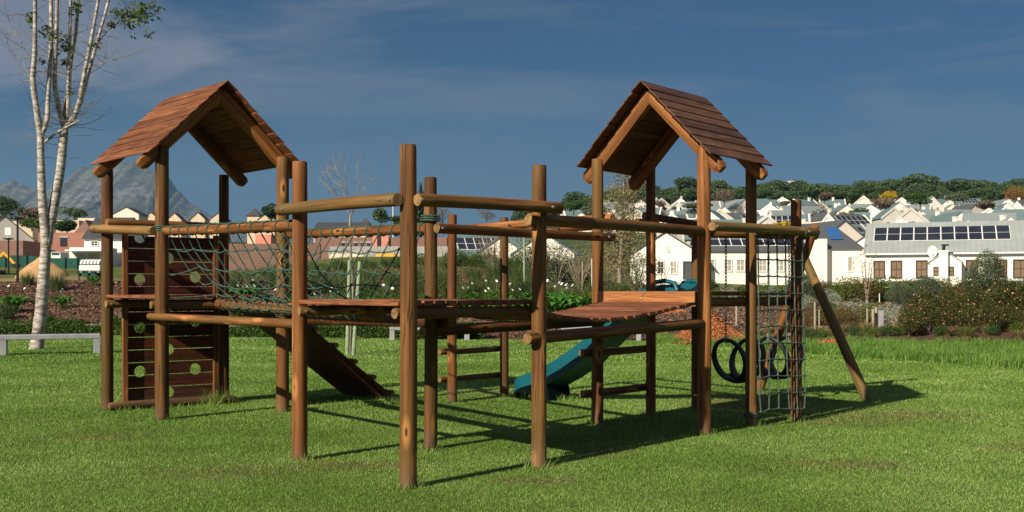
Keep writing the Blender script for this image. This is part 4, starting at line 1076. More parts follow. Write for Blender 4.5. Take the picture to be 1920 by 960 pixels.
row_of(['org1', 'org0'], [1735, 1780, 1828, 1878, 1925], lambda u: 36.5 + jit(-.5, .5), lambda u: jit(.55, .66) + (u - 1735) * .0012, 'taller orange blossomed dark shrub behind the front ones', 'shrub', 'orange blossom shrubs behind')
put('oliv0', 1848, 44, .86, 'large grey-green olive tree in front of the long white house', 'tree', 'olive trees')
put('oliv1', 1740, 43, .50, 'medium grey-green olive tree left of the largest olive tree', 'tree', 'olive trees')
put('oliv0', 1690, 41, .46, 'small yellowish olive tree tied to stakes behind the silver bush', 'tree', 'olive trees')
put('oliv1', 1506, 42, .55, 'small olive tree behind the slanting swing leg', 'tree', 'olive trees')
# stakes
def stake(u, vb, vt, Y, r, label, mat='stake', lean=0):
    x = uvx(u, Y); zt = CAMZ + (HZ - vt) * Y / F; z0 = hz(x, Y)
    mb = MB(); mb.tube([(0, 0, -.1), (lean * .5, 0, (zt - z0) * .5), (lean, 0, zt - z0)], [r, r * .97, r * .93], 9)
    o = mb.build('wooden_stake', M[mat]); o.location = (x, Y, z0); tag(o, label, 'stake', 'wooden plant stakes'); return o
stake(651, 665, 488, 25.6, .05, 'pale green stake left of the bare young tree on the lawn', 'stake_g', .06)
stake(662, 665, 490, 25.2, .048, 'pale green stake right of the bare young tree on the lawn', 'stake_g', .16)
stake(1637, 640, 580, 33, .045, 'left one of the two thick stakes beside the square grey post', 'stake')
stake(1643, 640, 576, 33.2, .05, 'right one of the two thick stakes beside the square grey post', 'stake')
stake(1626, 610, 578, 35.5, .03, 'thin stake just left of the two thick stakes', 'stake')
stake(1690, 605, 577, 37, .03, 'left thin stake under the small yellowish olive tree', 'stake')
stake(1695, 605, 582, 37.4, .03, 'right thin stake under the small yellowish olive tree', 'stake')
stake(1734, 588, 557, 40, .07, 'thick honey coloured stake under the medium olive tree', 'log_pale')
stake(1725, 588, 553, 40.5, .02, 'thin white stake left of the thick honey coloured one', 'frame_w')
stake(1649, 560, 550, 44, .02, 'thin white stake behind the silver bush in the middle of the bed', 'frame_w')
stake(1528, 620, 567, 34.5, .035, 'stake behind the slanting swing leg, left of its pair', 'stake')
stake(1536, 618, 580, 35, .025, 'stake behind the slanting swing leg, right of its pair', 'stake')
stake(1381, 600, 565, 37, .04, 'stake seen under the right tower deck beside the mulch heap', 'stake')
stake(1092, 545, 490, 44, .03, 'thin pale stake by the bare bush between the two middle posts', 'stake')
stake(1110, 535, 485, 47, .025, 'thin white stake left of the yellow leaved tree', 'frame_w')
stake(983, 530, 440, 45, .05, 'tall greenish stake seen left of the front right platform post', 'stake_g')
mb = MB(); mb.box((0, 0, .25), (.14, .12, .62), bev=.01); o = mb.build('marker_post', M['concrete']); x = uvx(1652, 34); o.location = (x, 34, hz(x, 34)); tag(o, 'short square grey post beside the thick wooden stakes', 'post')

# ---- trees traced in the picture
def traced_tree(name, Y, strokes, base_r, mat, label, cat='tree', twigs=0, seed=1, leaves=None, twl=.5, twr=.006, up=.3):
    """strokes: list of (depth offset, [(u, v, radius)...])"""
    rn = random.Random(seed); u0 = strokes[0][2][0][0]; x0 = uvx(u0, Y); z0 = hz(x0, Y); e = empty(name, (x0, Y, z0), label, cat)
    mb = MB(); allp = []
    for dy0, dy1, pts in strokes:
        k = len(pts); P = []; Rr = []
        for i, (u, v, r) in enumerate(pts):
            dy = dy0 + (dy1 - dy0) * i / max(1, k - 1); P.append(wp(u, v, Y + dy)); Rr.append(r)
        # subdivide with catmull-rom
        Q = []; RQ = []
        for i in range(k - 1):
            p0 = P[max(0, i - 1)]; p1 = P[i]; p2 = P[i + 1]; p3 = P[min(k - 1, i + 2)]
            for s in range(4):
                t = s / 4; q = .5 * ((2 * p1) + (p2 - p0) * t + (2 * p0 - 5 * p1 + 4 * p2 - p3) * t * t + (3 * p1 - p0 - 3 * p2 + p3) * t ** 3)
                Q.append(q); RQ.append((Rr[i] * (1 - t) + Rr[i + 1] * t) * (1 + rn.uniform(-.05, .05)))
        Q.append(P[-1]); RQ.append(Rr[-1]); mb.tube(Q, RQ, 10 if Rr[0] > .05 else 6)
        allp += [(q, r) for q, r in zip(Q, RQ)]
    o = mb.build('trunk', M[mat]); attach(o, e)
    tw = MB(); tips = []
    cand = [a for a in allp if a[1] < base_r]
    for i in range(twigs):
        p, r = rn.choice(cand); a = rn.uniform(0, 6.28); L = rn.uniform(.3, 1) * twl; d = Vector((math.cos(a), math.sin(a), rn.uniform(-.2, 1) * up * 3)).normalized()
        pts = [p]; 
        for s in range(5):
            d = (d + Vector((rn.uniform(-.3, .3), rn.uniform(-.3, .3), rn.uniform(-.15, .25)))).normalized(); pts.append(pts[-1] + d * L / 5)
        tw.tube(pts, [twr * (1 - .7 * s / 5) for s in range(6)], 4, caps=False); tips.append(pts[-1]); tips.append(pts[3])
        if rn.random() < .6:
            d2 = (d + Vector((rn.uniform(-1, 1), rn.uniform(-1, 1), rn.uniform(-.5, .8)))).normalized(); q = pts[3]
            tw.tube([q, q + d2 * L * .25, q + d2 * L * .4 + Vector((0, 0, .02))], [twr * .6, twr * .45, twr * .3], 4, caps=False); tips.append(q + d2 * L * .4)
    if twigs: t = tw.build('twigs', M['twig' if mat != 'wbark' else 'twig']); attach(t, e)
    if leaves:
        P = []
        for (u, v, ru_, rv, n, dy) in leaves.get('clumps', []):
            for _ in range(n):
                q = wp(u + rn.gauss(0, ru_), v + rn.gauss(0, rv), Y + dy + rn.gauss(0, ru_ * Y / F)); P.append(tuple(q))
        for q in tips:
            for _ in range(leaves.get('tip', 0)): P.append((q.x + rn.gauss(0, .12), q.y + rn.gauss(0, .12), q.z + rn.gauss(0, .12)))
        me = leaf_mesh('leaves', np.array(P), leaves['size'], M[leaves['mat']], flat=.8, aspect=.4, rng=np.random.default_rng(seed)); c = link_mesh('leaves', me); attach(c, e)
    return e
traced_tree('white_barked_tree', 28, [
    (0, 0, [(68, 662, .21), (70, 640, .17), (76, 590, .15), (82, 520, .14), (86, 450, .13), (80, 380, .11), (77, 310, .095), (76, 255, .085)]),
    (0, -.3, [(76, 255, .085), (68, 200, .075), (62, 150, .07), (65, 100, .06), (66, 40, .05), (66, -40, .045)]),
    (0, .3, [(76, 255, .075), (88, 225, .065), (90, 180, .06), (94, 120, .055), (96, 60, .05), (95, -40, .04)]),
    (0, .5, [(88, 460, .12), (94, 420, .125), (104, 370, .12), (114, 310, .115), (120, 250, .105), (124, 232, .10)]),
    (.5, 0, [(122, 240, .085), (112, 210, .065), (103, 160, .06), (104, 110, .055), (106, 60, .05), (108, -30, .04)]),
    (.5, .9, [(124, 236, .075), (121, 215, .07), (127, 180, .062), (132, 120, .055), (142, 60, .045), (150, -30, .035)]),
    (.5, .4, [(124, 236, .06), (128, 190, .05), (128, 140, .045), (131, 70, .04), (133, -30, .03)]),
    (.5, .6, [(126, 236, .07), (145, 205, .06), (160, 130, .055), (172, 70, .045), (188, -20, .035)]),
    (.5, 1.0, [(128, 238, .06), (150, 195, .055), (165, 140, .05), (182, 80, .042), (204, 0, .035), (212, -40, .03)]),
    (.3, 0, [(84, 267, .03), (105, 250, .03), (128, 237, .028), (150, 225, .018)]),
    (.8, 1.4, [(182, 82, .02), (200, 60, .014), (225, 40, .01), (250, 22, .008)]),
    (.6, 1, [(175, 125, .012), (200, 115, .009), (225, 110, .006)]),
    (.0, -.5, [(62, 158, .012), (45, 120, .009), (20, 95, .006), (10, 65, .004)]),
    (.0, -.4, [(64, 120, .01), (40, 80, .008), (12, 30, .005)])],
    .09, 'wbark', 'tall slender white barked tree with forked bare stems behind the concrete bench', twigs=230, seed=3, twl=1.5, twr=.0075, up=.25,
    leaves={'mat': 'bush_y', 'size': .15, 'clumps': [(275, 18, 12, 14, 130, 1.2), (252, 35, 16, 12, 120, 1.2), (235, 30, 10, 10, 40, 1.2), (222, 22, 9, 6, 35, 1.0), (275, 68, 5, 3, 14, 1.2), (207, 46, 3, 3, 25, 1), (140, 18, 8, 8, 50, .5), (118, 75, 9, 9, 55, .3), (122, 92, 7, 5, 30, .4), (124, 118, 5, 5, 26, .5), (85, 55, 6, 4, 22, 0), (60, 35, 7, 7, 30, 0), (95, 68, 7, 4, 20, 0), (180, 84, 8, 5, 26, .5), (80, 116, 3, 3, 8, 0), (132, 172, 3, 4, 12, .4)]})
traced_tree('bare_young_tree', 25.8, [
    (0, 0, [(656, 668, .045), (658, 600, .042), (663, 560, .038), (659, 500, .035), (656, 440, .03), (657, 405, .028)]),
    (0, .2, [(657, 405, .02), (650, 380, .016), (640, 345, .012), (628, 310, .008)]),
    (0, -.2, [(657, 408, .018), (665, 380, .014), (672, 345, .01), (668, 315, .006)]),
    (0, .3, [(652, 390, .012), (632, 370, .01), (610, 345, .007), (598, 335, .004)]),
    (0, -.3, [(662, 392, .01), (680, 365, .008), (692, 335, .005)]),
    (0, .3, [(640, 350, .009), (618, 330, .007), (612, 300, .004)]),
    (0, .1, [(645, 365, .009), (648, 330, .006), (645, 300, .004)])],
    .04, 'twig', 'bare leafless young tree tied between two pale green stakes', twigs=90, seed=8, twl=.6, twr=.006, up=.5)
traced_tree('yellow_leaved_tree', 46, [
    (0, 0, [(1162, 530, .10), (1163, 490, .085), (1166, 440, .07), (1168, 390, .05), (1170, 340, .03), (1170, 315, .015)]),
    (0, .5, [(1163, 500, .05), (1150, 460, .04), (1146, 410, .025), (1142, 370, .012)]),
    (0, -.5, [(1165, 480, .05), (1182, 440, .04), (1188, 395, .025), (1186, 350, .012)]),
    (0, .7, [(1163, 510, .04), (1135, 480, .03), (1122, 440, .015)]),
    (0, -.6, [(1164, 505, .04), (1190, 475, .03), (1205, 445, .015)]),
    (0, -.2, [(1167, 420, .03), (1176, 370, .02), (1178, 330, .01)])],
    .09, 'twig', 'slender tree with sparse yellow-green leaves behind the plank bridge', twigs=330, seed=11, twl=1.1, twr=.008, up=.4,
    leaves={'mat': 'sparse', 'size': .11, 'tip': 7})
def thicket(u, Y, w, h, seed, label, leafmat='sparse', tip=3, n=26, twn=150):
    rn = random.Random(seed); x = uvx(u, Y); z = hz(x, Y); s = F / Y; vb = HZ - (z - CAMZ) * s
    st = [(0, 0, [(u, vb + 3, .05), (u + rn.uniform(-3, 3), vb - h * s * .25, .04)])]
    for i in range(n):
        du = rn.uniform(-1, 1) * w * s * .5; hh = h * s * rn.uniform(.6, 1)
        st.append((0, rn.uniform(-w / 2, w / 2), [(u, vb, .025), (u + du * .35, vb - hh * .45, .016), (u + du * .8, vb - hh * .8, .01), (u + du, vb - hh, .004)]))
    return traced_tree('twiggy_bush', Y, st, .1, 'twig', label, 'bush', twigs=twn, seed=seed, twl=.5, twr=.006, up=.5, leaves={'mat': leafmat, 'size': .09, 'tip': tip})
thicket(1088, 48, 1.3, 2.0, 31, 'pale bare twiggy bush between the two middle posts', tip=1)
thicket(1140, 50, 2.6, 2.0, 32, 'wide greyish green twiggy bush left of the yellow leaved tree', tip=6)
thicket(1195, 50, 2.4, 1.9, 33, 'wide greyish green twiggy bush right of the yellow leaved tree', 'bush_y', tip=8)
thicket(925, 50, 1.8, 2.3, 34, 'twiggy bush with sparse leaves in front of the small gabled house', tip=2)
thicket(1000, 52, 1.8, 2.2, 35, 'twiggy bush beside the tall greenish stake', 'bush', tip=5)
thicket(1045, 52, 2.0, 2.2, 36, 'grey-green twiggy bush behind the calla lilies', 'olive', tip=6)
thicket(1243, 56, 1.0, 1.9, 37, 'thin reddish sapling in front of the white gable wall', 'redsh', tip=2, n=6, twn=40)
thicket(1625, 44, .7, 2.4, 38, 'thin orange leaved sapling at the left corner of the long white house', 'orangeleaf', tip=2, n=5, twn=40)

# ------------------------------------------------------------------ buildings
def gable_house(name, loc, rz, L, W, H, rise, wall, roofm, label, cat='house', group=None, over=.3, chim=None, solar=None, windows=(), thick=.12, doors=(), base=1.5, parapet=False):
    """ridge along local X, length L, width W. windows: (face, pos, z, w, h, frame, pane) face in f,b,l,r"""
    e = empty(name, loc, label, cat, group); e.rotation_euler = (0, 0, rz)
    mb = MB(); x = L / 2; y = W / 2
    vs = [(-x, -y, -base), (x, -y, -base), (x, y, -base), (-x, y, -base), (-x, -y, H), (x, -y, H), (x, y, H), (-x, y, H), (-x, 0, H + rise), (x, 0, H + rise)]
    mb.add(vs, [(0, 1, 5, 4), (1, 2, 6, 9, 5), (2, 3, 7, 6), (3, 0, 4, 8, 7), (4, 5, 9, 8), (6, 7, 8, 9)])
    w = mb.build('wall', M[wall]); w.parent = e
    mr = MB(); t = thick; sl = rise / y
    for s in (-1, 1):
        a = (y + over); zz = H - over * sl
        vs = [(-x - over * .5, s * a, zz + .02), (x + over * .5, s * a, zz + .02), (x + over * .5, 0, H + rise + .02), (-x - over * .5, 0, H + rise + .02)]
        vs += [(p[0], p[1], p[2] + t) for p in vs]
        mr.add(vs, [(0, 1, 2, 3), (7, 6, 5, 4), (0, 4, 5, 1), (1, 5, 6, 2), (2, 6, 7, 3), (3, 7, 4, 0)])
    r = mr.build('roof', M[roofm]); r.parent = e
    if parapet:
        for s in (-1, 1):
            g = MB(); px = s * (x + .02); hh = thick + .16; vs = []
            for xx in (px - .16, px + .16): vs += [(xx, -y - over - .05, H - over * sl - .2), (xx, -y - over - .05, H - over * sl + hh), (xx, 0, H + rise + hh), (xx, y + over + .05, H - over * sl + hh), (xx, y + over + .05, H - over * sl - .2), (xx, 0, H + rise - .25)]
            g.add(vs, [(0, 1, 2, 5), (5, 2, 3, 4), (11, 8, 7, 6), (10, 9, 8, 11), (0, 6, 7, 1), (1, 7, 8, 2), (2, 8, 9, 3), (3, 9, 10, 4), (4, 10, 11, 5), (5, 11, 6, 0)])
            q = g.build('gable_parapet', M[wall]); q.parent = w
    if chim:
        for cxp, cyp, cw, chh in chim:
            c = MB(); c.box((cxp, cyp, (H + rise * .2 + chh) / 2), (cw, cw * .8, chh - H * .5 + H * .5 - rise * 0 if False else (chh - H - rise * .2)), bev=.0)
            c.v = [(p[0], p[1], p[2]) for p in c.v]; dz = (H + rise * .2 + chh) / 2
            c.box((cxp, cyp, chh + .06), (cw * 1.15, cw * .95, .12))
            q = c.build('chimney', M[wall]); q.parent = r
    if solar:
        for (face, px, frac, nx, ny, cw, chh) in solar:
            s = MB(); sy = -1 if face == 'f' else 1; ang = math.atan2(rise, y)
            for i in range(nx):
                for j in range(ny):
                    lx = px + (i - (nx - 1) / 2) * (cw + .09); d = y * (1 - frac) / math.cos(ang) + (j - (ny - 1) / 2) * (chh + .09)
                    yy = sy * (d * math.cos(ang)); z = H + rise - d * math.sin(ang) + thick + .09
                    Mx = Matrix.Rotation(sy * -ang, 3, 'X')
                    s.box((lx, yy, z), (cw, chh, .04), 0, Mx)
                    s.box((lx, yy, z - .022), (cw + .10, chh + .10, .03), 1, Mx)
            q = s.build('solar_panel', [M['solar'], M['frame_w']]); q.parent = r
    def opening(f, pos, z, ww, hh, fm, pm, bars=True, nm='window'):
        g = MB(); p = MB(); dpt = .05
        def bx(mbx, a, zc, da, dz, off, th, mi=0):
            if f == 'f': mbx.box((a, -y - off, zc), (da, th, dz), mi)
            elif f == 'b': mbx.box((a, y + off, zc), (da, th, dz), mi)
            elif f == 'l': mbx.box((-x - off, a, zc), (th, da, dz), mi)
            else: mbx.box((x + off, a, zc), (th, da, dz), mi)
        fw = .09
        for s_ in (-1, 1):
            bx(g, pos + s_ * (ww / 2 - fw / 2), z, fw, hh, .03, .10)
            bx(g, pos, z + s_ * (hh / 2 - fw / 2), ww - 2 * fw, fw, .03, .10)
        if bars:
            bx(g, pos, z, .05, hh - 2 * fw, .022, .06); 
            for s_ in (-1, 1): bx(g, pos + s_ * (ww - 2 * fw + .05) / 4, z, (ww - 2 * fw) / 2 - .03, .05, .022, .055)
        bx(p, pos, z, ww - .02, hh - .02, .004, .03)
        o = g.build(nm, M[fm]); o.parent = e; q = p.build('pane' if nm == 'window' else 'leaf', M[pm]); q.parent = o
    for wn in windows: opening(*wn)
    for dn in doors: opening(*dn, bars=False, nm='door')
    return e, w, r
# long white house on the right
def long_house():
    aL = wp(1622, 475, 85); aR = wp(1920, 471.5, 81); d = Vector((aR.x - aL.x, aR.y - aL.y, 0)).normalized(); L = 24.0; W = 9.0
    n = Vector((-d.y, d.x, 0)); c = aL + d * L / 2 + n * W / 2; zb = hz(c.x, c.y - 4); H = 4.4 - zb
    ang = math.atan2(d.y, d.x); wins = []
    def pos(u):      # local x of picture column on the front wall
        t = (u - 960) / F; k = (t * aL.y - aL.x) / (d.x - t * d.y); return k - L / 2
    zc = CAMZ + (HZ - 505) * 84 / F - zb
    for u, ww in ((1648.5, .85), (1680.5, .85), (1728, .85), (1822, .85), (1876, .9), (1913, 1.0), (1958, 1.0)):
        wins.append(('f', pos(u), zc, ww, 1.38, 'frame_b', 'blindb'))
    e, w, r = gable_house('white_house', (c.x, c.y, zb), ang, L, W, H, 2.45, 'white', 'roof_grey', 'long white house with grey metal roof and two rows of solar panels at the right', over=.25,
        windows=wins, solar=[('f', pos(1750) + .55, .56, 10, 2, .90, 1.12)])
    # projecting block with chimney pier and small windows
    b = MB(); p0 = pos(1743); p1 = pos(1802); pw = p1 - p0; yy = -W / 2; ph = CAMZ + (HZ - 492) * 84 / F - zb
    rise = .75; dp = 1.1
    vs = [(p0, yy - dp, -1), (p1, yy - dp, -1), (p1, yy + .1, -1), (p0, yy + .1, -1), (p0, yy - dp, ph), (p1, yy - dp, ph), (p1, yy + .1, ph), (p0, yy + .1, ph), ((p0 + p1) / 2, yy - dp, ph + rise), ((p0 + p1) / 2, yy + .1, ph + rise)]
    b.add(vs, [(0, 1, 5, 8, 4), (1, 2, 6, 5), (3, 0, 4, 7), (2, 3, 7, 9, 6)]); o = b.build('porch_wall', M['white']); o.parent = e
    rr = MB()
    for s in (0, 1):
        A = (p0 - .12, ph - .1) if s == 0 else (p1 + .12, ph - .1); B = ((p0 + p1) / 2, ph + rise + .02)
        v = [(A[0], yy - dp - .1, A[1]), (B[0], yy - dp - .1, B[1]), (B[0], yy - .02, B[1]), (A[0], yy - .02, A[1])]; v += [(q[0], q[1], q[2] + .08) for q in v]
        rr.add(v, [(0, 1, 2, 3), (7, 6, 5, 4), (0, 4, 5, 1), (1, 5, 6, 2), (2, 6, 7, 3), (3, 7, 4, 0)])
    o2 = rr.build('porch_roof', M['roof_grey']); o2.parent = e
    c_ = MB(); pc = (pos(1760) + pos(1777)) / 2; cwid = pos(1777) - pos(1760); ct = CAMZ + (HZ - 473) * 83 / F - zb
    c_.box((pc, yy - dp - .15, ct / 2 - .5), (cwid, .5, ct + 1)); c_.box((pc, yy - dp - .15, ct + .05), (cwid * 1.12, .6, .1)); q = c_.build('chimney', M['white']); q.parent = e
    k = MB(); k.tube([(pc, yy - dp - .1, ct + .1), (pc + .05, yy - dp - .1, ct + .45)], .12, 8); k.box((pc + .12, yy - dp - .1, ct + .5), (.55, .2, .12)); kk = k.build('cowl', M['black']); kk.parent = q
    for u in (1755, 1783):
        g = MB(); xx = pos(u); zc2 = CAMZ + (HZ - 509) * 83 / F - zb
        if True:
            for s_ in (-1, 1): g.box((xx + s_ * .17, yy - dp - .02, zc2), (.06, .08, .68)); g.box((xx, yy - dp - .02, zc2 + s_ * .31), (.28, .08, .06))
            g.box((xx, yy - dp - .02, zc2), (.28, .06, .04)); o = g.build('window', M['frame_b']); o.parent = e
            g = MB(); g.box((xx, yy - dp - .005, zc2), (.33, .03, .62)); q = g.build('pane', M['blindb']); q.parent = o
    # satellite dish
    g = MB(); N = 18; cx_, cz_ = pos(1748), CAMZ + (HZ - 472) * 83 / F - zb; vs = [(cx_, yy - 1.0, cz_)]; 
    for k2 in (1, 2, 3):
        for j in range(N): a = 2 * math.pi * j / N; r_ = .13 * k2; vs.append((cx_ + math.cos(a) * r_ * .9, yy - 1.0 - .12 * (k2 / 3) ** 2 + .12 * .0, cz_ + math.sin(a) * r_ * 1.15))
    fs = [(0, 1 + j, 1 + (j + 1) % N) for j in range(N)] + [(1 + k2 * N + j, 1 + (k2 + 1) * N + j, 1 + (k2 + 1) * N + (j + 1) % N, 1 + k2 * N + (j + 1) % N) for k2 in (0, 1) for j in range(N)]
    g.add(vs, fs, 0, True); g.tube([(cx_, yy - .98, cz_), (cx_ + .2, yy - .6, cz_ - .35), (cx_ + .2, yy, cz_ - .4)], .03, 6); g.tube([(cx_, yy - 1.0, cz_ - .4), (cx_, yy - 1.35, cz_ - .1)], .02, 5); g.box((cx_, yy - 1.36, cz_ - .08), (.09, .12, .09))
    o = g.build('satellite_dish', M['frame_w']); o.parent = e
    # gutter, downpipes and low lean-to roof
    g = MB(); g.tube([(-L / 2, yy - .30, H - .10), (L / 2, yy - .30, H - .10)], .07, 8); o = g.build('gutter', M['frame_w']); o.parent = e
    for u in (1632, 1797):
        g = MB(); g.tube([(pos(u), yy - .08, H - .2), (pos(u), yy - .08, 0)], .045, 8); o = g.build('downpipe', M['frame_w']); o.parent = e
    g = MB(); l0 = pos(1625); l1 = pos(1742); zt = CAMZ + (HZ - 527) * 84 / F - zb
    for q0, q1 in ((l0, l1), (pos(1803), L / 2)):
        v = [(q0, yy - .01, zt), (q1, yy - .01, zt), (q1, yy - 2.2, zt - .25), (q0, yy - 2.2, zt - .25)]; v += [(a[0], a[1], a[2] - .1) for a in v]
        g.add(v, [(3, 2, 1, 0), (4, 5, 6, 7), (3, 7, 6, 2), (0, 4, 7, 3), (2, 6, 5, 1)])
    o = g.build('lean_to_roof', M['roof_grey']); o.parent = e
    g = MB(); g.box(((l0 + L / 2) / 2, yy - 2.1, (zt - .36) / 2 - .5), (L / 2 - l0 - .3, .2, zt - .38 + 1)); o = g.build('lean_to_wall', M['white']); o.parent = e
long_house()
# gabled house in the centre right with a wing
def centre_house():
    Y = 92; zb = hz(uvx(1300, Y), Y); zt = lambda v, Yy=Y: CAMZ + (HZ - v) * Yy / F - zb
    # gable block, ridge pointing away from the viewer and to the right
    x0 = uvx(1196, Y); x1 = uvx(1330, Y + 2); W = 5.9; cxg = uvx(1243, Y)
    e, w, r = gable_house('white_house', (cxg + .9, Y + 3.0, zb), R(78), 7, W, zt(478), zt(437) - zt(478), 'white', 'roof_dark', 'white gabled house with dark roof behind the right tower', over=.25,
        windows=[('l', -(uvx(1234, Y) - cxg) * 1.0, zt(502), .62, 1.15, 'frame_w', 'wdark'), ('l', -(uvx(1258, Y) - cxg), zt(502), .62, 1.15, 'frame_w', 'blind'), ('l', -(uvx(1247, Y) - cxg), zt(467), .3, .6, 'frame_w', 'blind')],
        doors=[('l', -(uvx(1287, Y) - cxg), zt(507), 1.1, 1.5, 'slate', 'slate')], solar=[('f', -.8, .55, 3, 4, 1.1, .75)])
    # wing, ridge parallel to the picture
    L = 8.2; xc = (uvx(1318, Y) + uvx(1502, Y)) / 2; H = zt(469)
    wins = [('f', uvx(u, Y) - xc, zt(497), .75, 1.1, 'frame_w', 'blind') for u in (1336, 1368, 1392, 1434, 1466)]
    e2, w2, r2 = gable_house('white_house', (xc, Y + 4, zb), 0, L, 6.5, H, 2.05, 'white', 'roof_dark', 'pale plastered house wing with a band of solar panels seen through the rope net', over=.2,
        windows=wins, solar=[('f', .4, .40, 8, 2, .85, 1.05)])
    g = MB(); g.tube([(uvx(1325, Y) - xc, -3.3, H), (uvx(1325, Y) - xc, -3.3, 0)], .05, 6); o = g.build('downpipe', M['black']); o.parent = e2
    # block at the right with tall white pier and dark hip roof
    xc3 = (uvx(1500, Y) + uvx(1622, Y)) / 2; L3 = 5.4; e3 = empty('white_house', (xc3, Y + 3.5, zb), 'white house with dark hipped roof and a tall square pier beside the swing legs', 'house')
    m = MB(); h3 = zt(467); m.box((0, 0, h3 / 2 - .5), (L3, 6, h3 + 1)); o = m.build('wall', M['white']); o.parent = e3
    m = MB(); hx, hy = L3 / 2 + .2, 3.2; rz_ = zt(415); vs = [(-hx, -hy, h3), (hx, -hy, h3), (hx, hy, h3), (-hx, hy, h3), (-hx + .2, 0, rz_), (hx - 1.9, 0, rz_)]
    m.add(vs, [(0, 1, 5, 4), (1, 2, 5), (2, 3, 4, 5), (3, 0, 4), (3, 2, 1, 0)]); ro = m.build('roof', M['roof_dark']); ro.parent = e3
    a = Vector(vs[1]); b = Vector(vs[5]); c = Vector(vs[4]); m = MB(); nrm = (a - c).cross(b - c).normalized(); nrm = nrm if nrm.z > 0 else -nrm
    X = (b - c).normalized(); Yv = nrm.cross(X); ctr = Vector((1.35 - .6, -1.3, 0)); ctr = Vector((ctr.x, ctr.y, h3 + (rz_ - h3) * (hy + ctr.y) / hy)) + nrm * .08
    m.box(ctr, (1.1, 1.9, .05), 0, Matrix((X, Yv, nrm)).transposed()); o = m.build('solar_panel', plain('blue_panel', (.03, .10, .26), .25, .1)); o.parent = ro
    m = MB(); pxx = uvx(1530, Y) - xc3; m.box((pxx, -3.4, zt(448) / 2 - .5), (uvx(1550, Y) - uvx(1512, Y), .8, zt(448) + 1)); o = m.build('pier', M['white']); o.parent = e3
    m = MB(); 
    for s in (-1, 1): m.box((uvx(1597, Y) - xc3 + s * .2, -3.03, zt(495)), (.08, .1, 1.3)); m.box((uvx(1597, Y) - xc3, -3.03, zt(495) + s * .61), (.32, .1, .08))
    o = m.build('window', M['frame_w']); o.parent = e3; m = MB(); m.box((uvx(1597, Y) - xc3, -3.01, zt(495)), (.4, .04, 1.2)); q = m.build('pane', M['blind']); q.parent = o
centre_house()
# small white house behind the middle posts
Y = 105; x = uvx(905, Y); z = hz(x, Y)
gable_house('white_house', (x + 1.6, Y + 4, z), R(12), 9, 7, CAMZ + (HZ - 480) * Y / F - z, 2.1, 'white', 'roof_teal', 'small white gabled house with solar panels seen between the middle posts', solar=[('f', -2.4, .5, 5, 2, .8, 1.1)])
Y = 100; x = uvx(935, Y); z = hz(x, Y)
gable_house('white_house', (x, Y + 1, z), R(95), 5, 4.6, CAMZ + (HZ - 478) * Y / F - z, 1.6, 'white', 'roof_teal', 'white gable end in front of the house with solar panels, half hidden by twigs')
Y = 98; x = uvx(1030, Y); z = hz(x, Y)
gable_house('white_house', (x, Y + 3, z), R(80), 6, 5.5, CAMZ + (HZ - 475) * Y / F - z, 1.8, 'white', 'roof_teal', 'white house half hidden behind the twiggy bushes left of the ramp')

# left: construction site
def blockhouse(name, u0, u1, vt, Y, depth, mat, label, cat='house', openings=(), extra=None, vb=None):
    xc = (uvx(u0, Y) + uvx(u1, Y)) / 2; W = uvx(u1, Y) - uvx(u0, Y); zb = hz(xc, Y) - 1; zt = CAMZ + (HZ - vt) * Y / F
    e = empty(name, (xc, Y + depth / 2, zb), label, cat); m = MB()
    m.box((0, 0, (zt - zb) / 2), (W, depth, zt - zb)); o = m.build('wall', M[mat]); o.parent = e
    for (ua, ub, va, vb_, mt) in openings:
        g = MB(); a = uvx(ua, Y) - xc; b = uvx(ub, Y) - xc; z1 = CAMZ + (HZ - va) * Y / F - zb; z0 = CAMZ + (HZ - vb_) * Y / F - zb
        g.box(((a + b) / 2, -depth / 2 - .01, (z0 + z1) / 2), (b - a, .06, z1 - z0)); q = g.build('window', M[mt]); q.parent = e
        g = MB(); g.box(((a + b) / 2, -depth / 2 - .02, z1 + .12), (b - a + .3, .12, .2)); q2 = g.build('lintel', M['conc_l']); q2.parent = q
    return e
e = blockhouse('brick_house', 72, 166, 436, 118, 8, 'brick', 'unfinished red brick house with an empty window opening behind the white barked tree', openings=[(113, 126, 446, 462, 'wdark')])
def wedge(u0, um, u1, vlo, vhi, Y, depth, mat, nm='gable', parent=None):
    x0, xm, x1 = [uvx(u, Y) for u in (u0, um, u1)]; zt = CAMZ + (HZ - vhi) * Y / F; zl = CAMZ + (HZ - vlo) * Y / F; z0 = hz(xm, Y) - 1
    m = MB(); vs = [(x0, Y, z0), (x1, Y, z0), (x1, Y, zl), (xm, Y, zt), (x0, Y, zl)]; vs += [(a, b + depth, c) for a, b, c in vs]
    m.add(vs, [(0, 1, 2, 3, 4), (9, 8, 7, 6, 5), (2, 7, 8, 3), (3, 8, 9, 4), (1, 6, 7, 2), (4, 9, 5, 0)]); o = m.build(nm, M[mat]); attach(o, parent); return o
wedge(138, 160, 172, 437, 412, 119, 7, 'brick_d', parent=e)
e = blockhouse('brick_wall', -40, 43, 451, 112, 5, 'brick_d', 'unfinished brown brick building at the left edge', 'building')
blockhouse('brick_wall', 43, 62, 455, 115, 3, 'brick_d', 'lower brown brick wall between the left edge building and the red brick house', 'wall')
Y = 114; x = uvx(165, Y); z = hz(x, Y)
gable_house('white_house', (uvx(190, Y), Y + 4, z), 0, uvx(226, Y) - uvx(155, Y), 7, CAMZ + (HZ - 445) * Y / F - z, 2.2, 'white', 'slate', 'white house with dark slate roof beside the left tower', windows=[('f', uvx(174, Y) - uvx(190, Y), CAMZ + (HZ - 456) * Y / F - z, .8, .62, 'frame_w', 'wdark')])
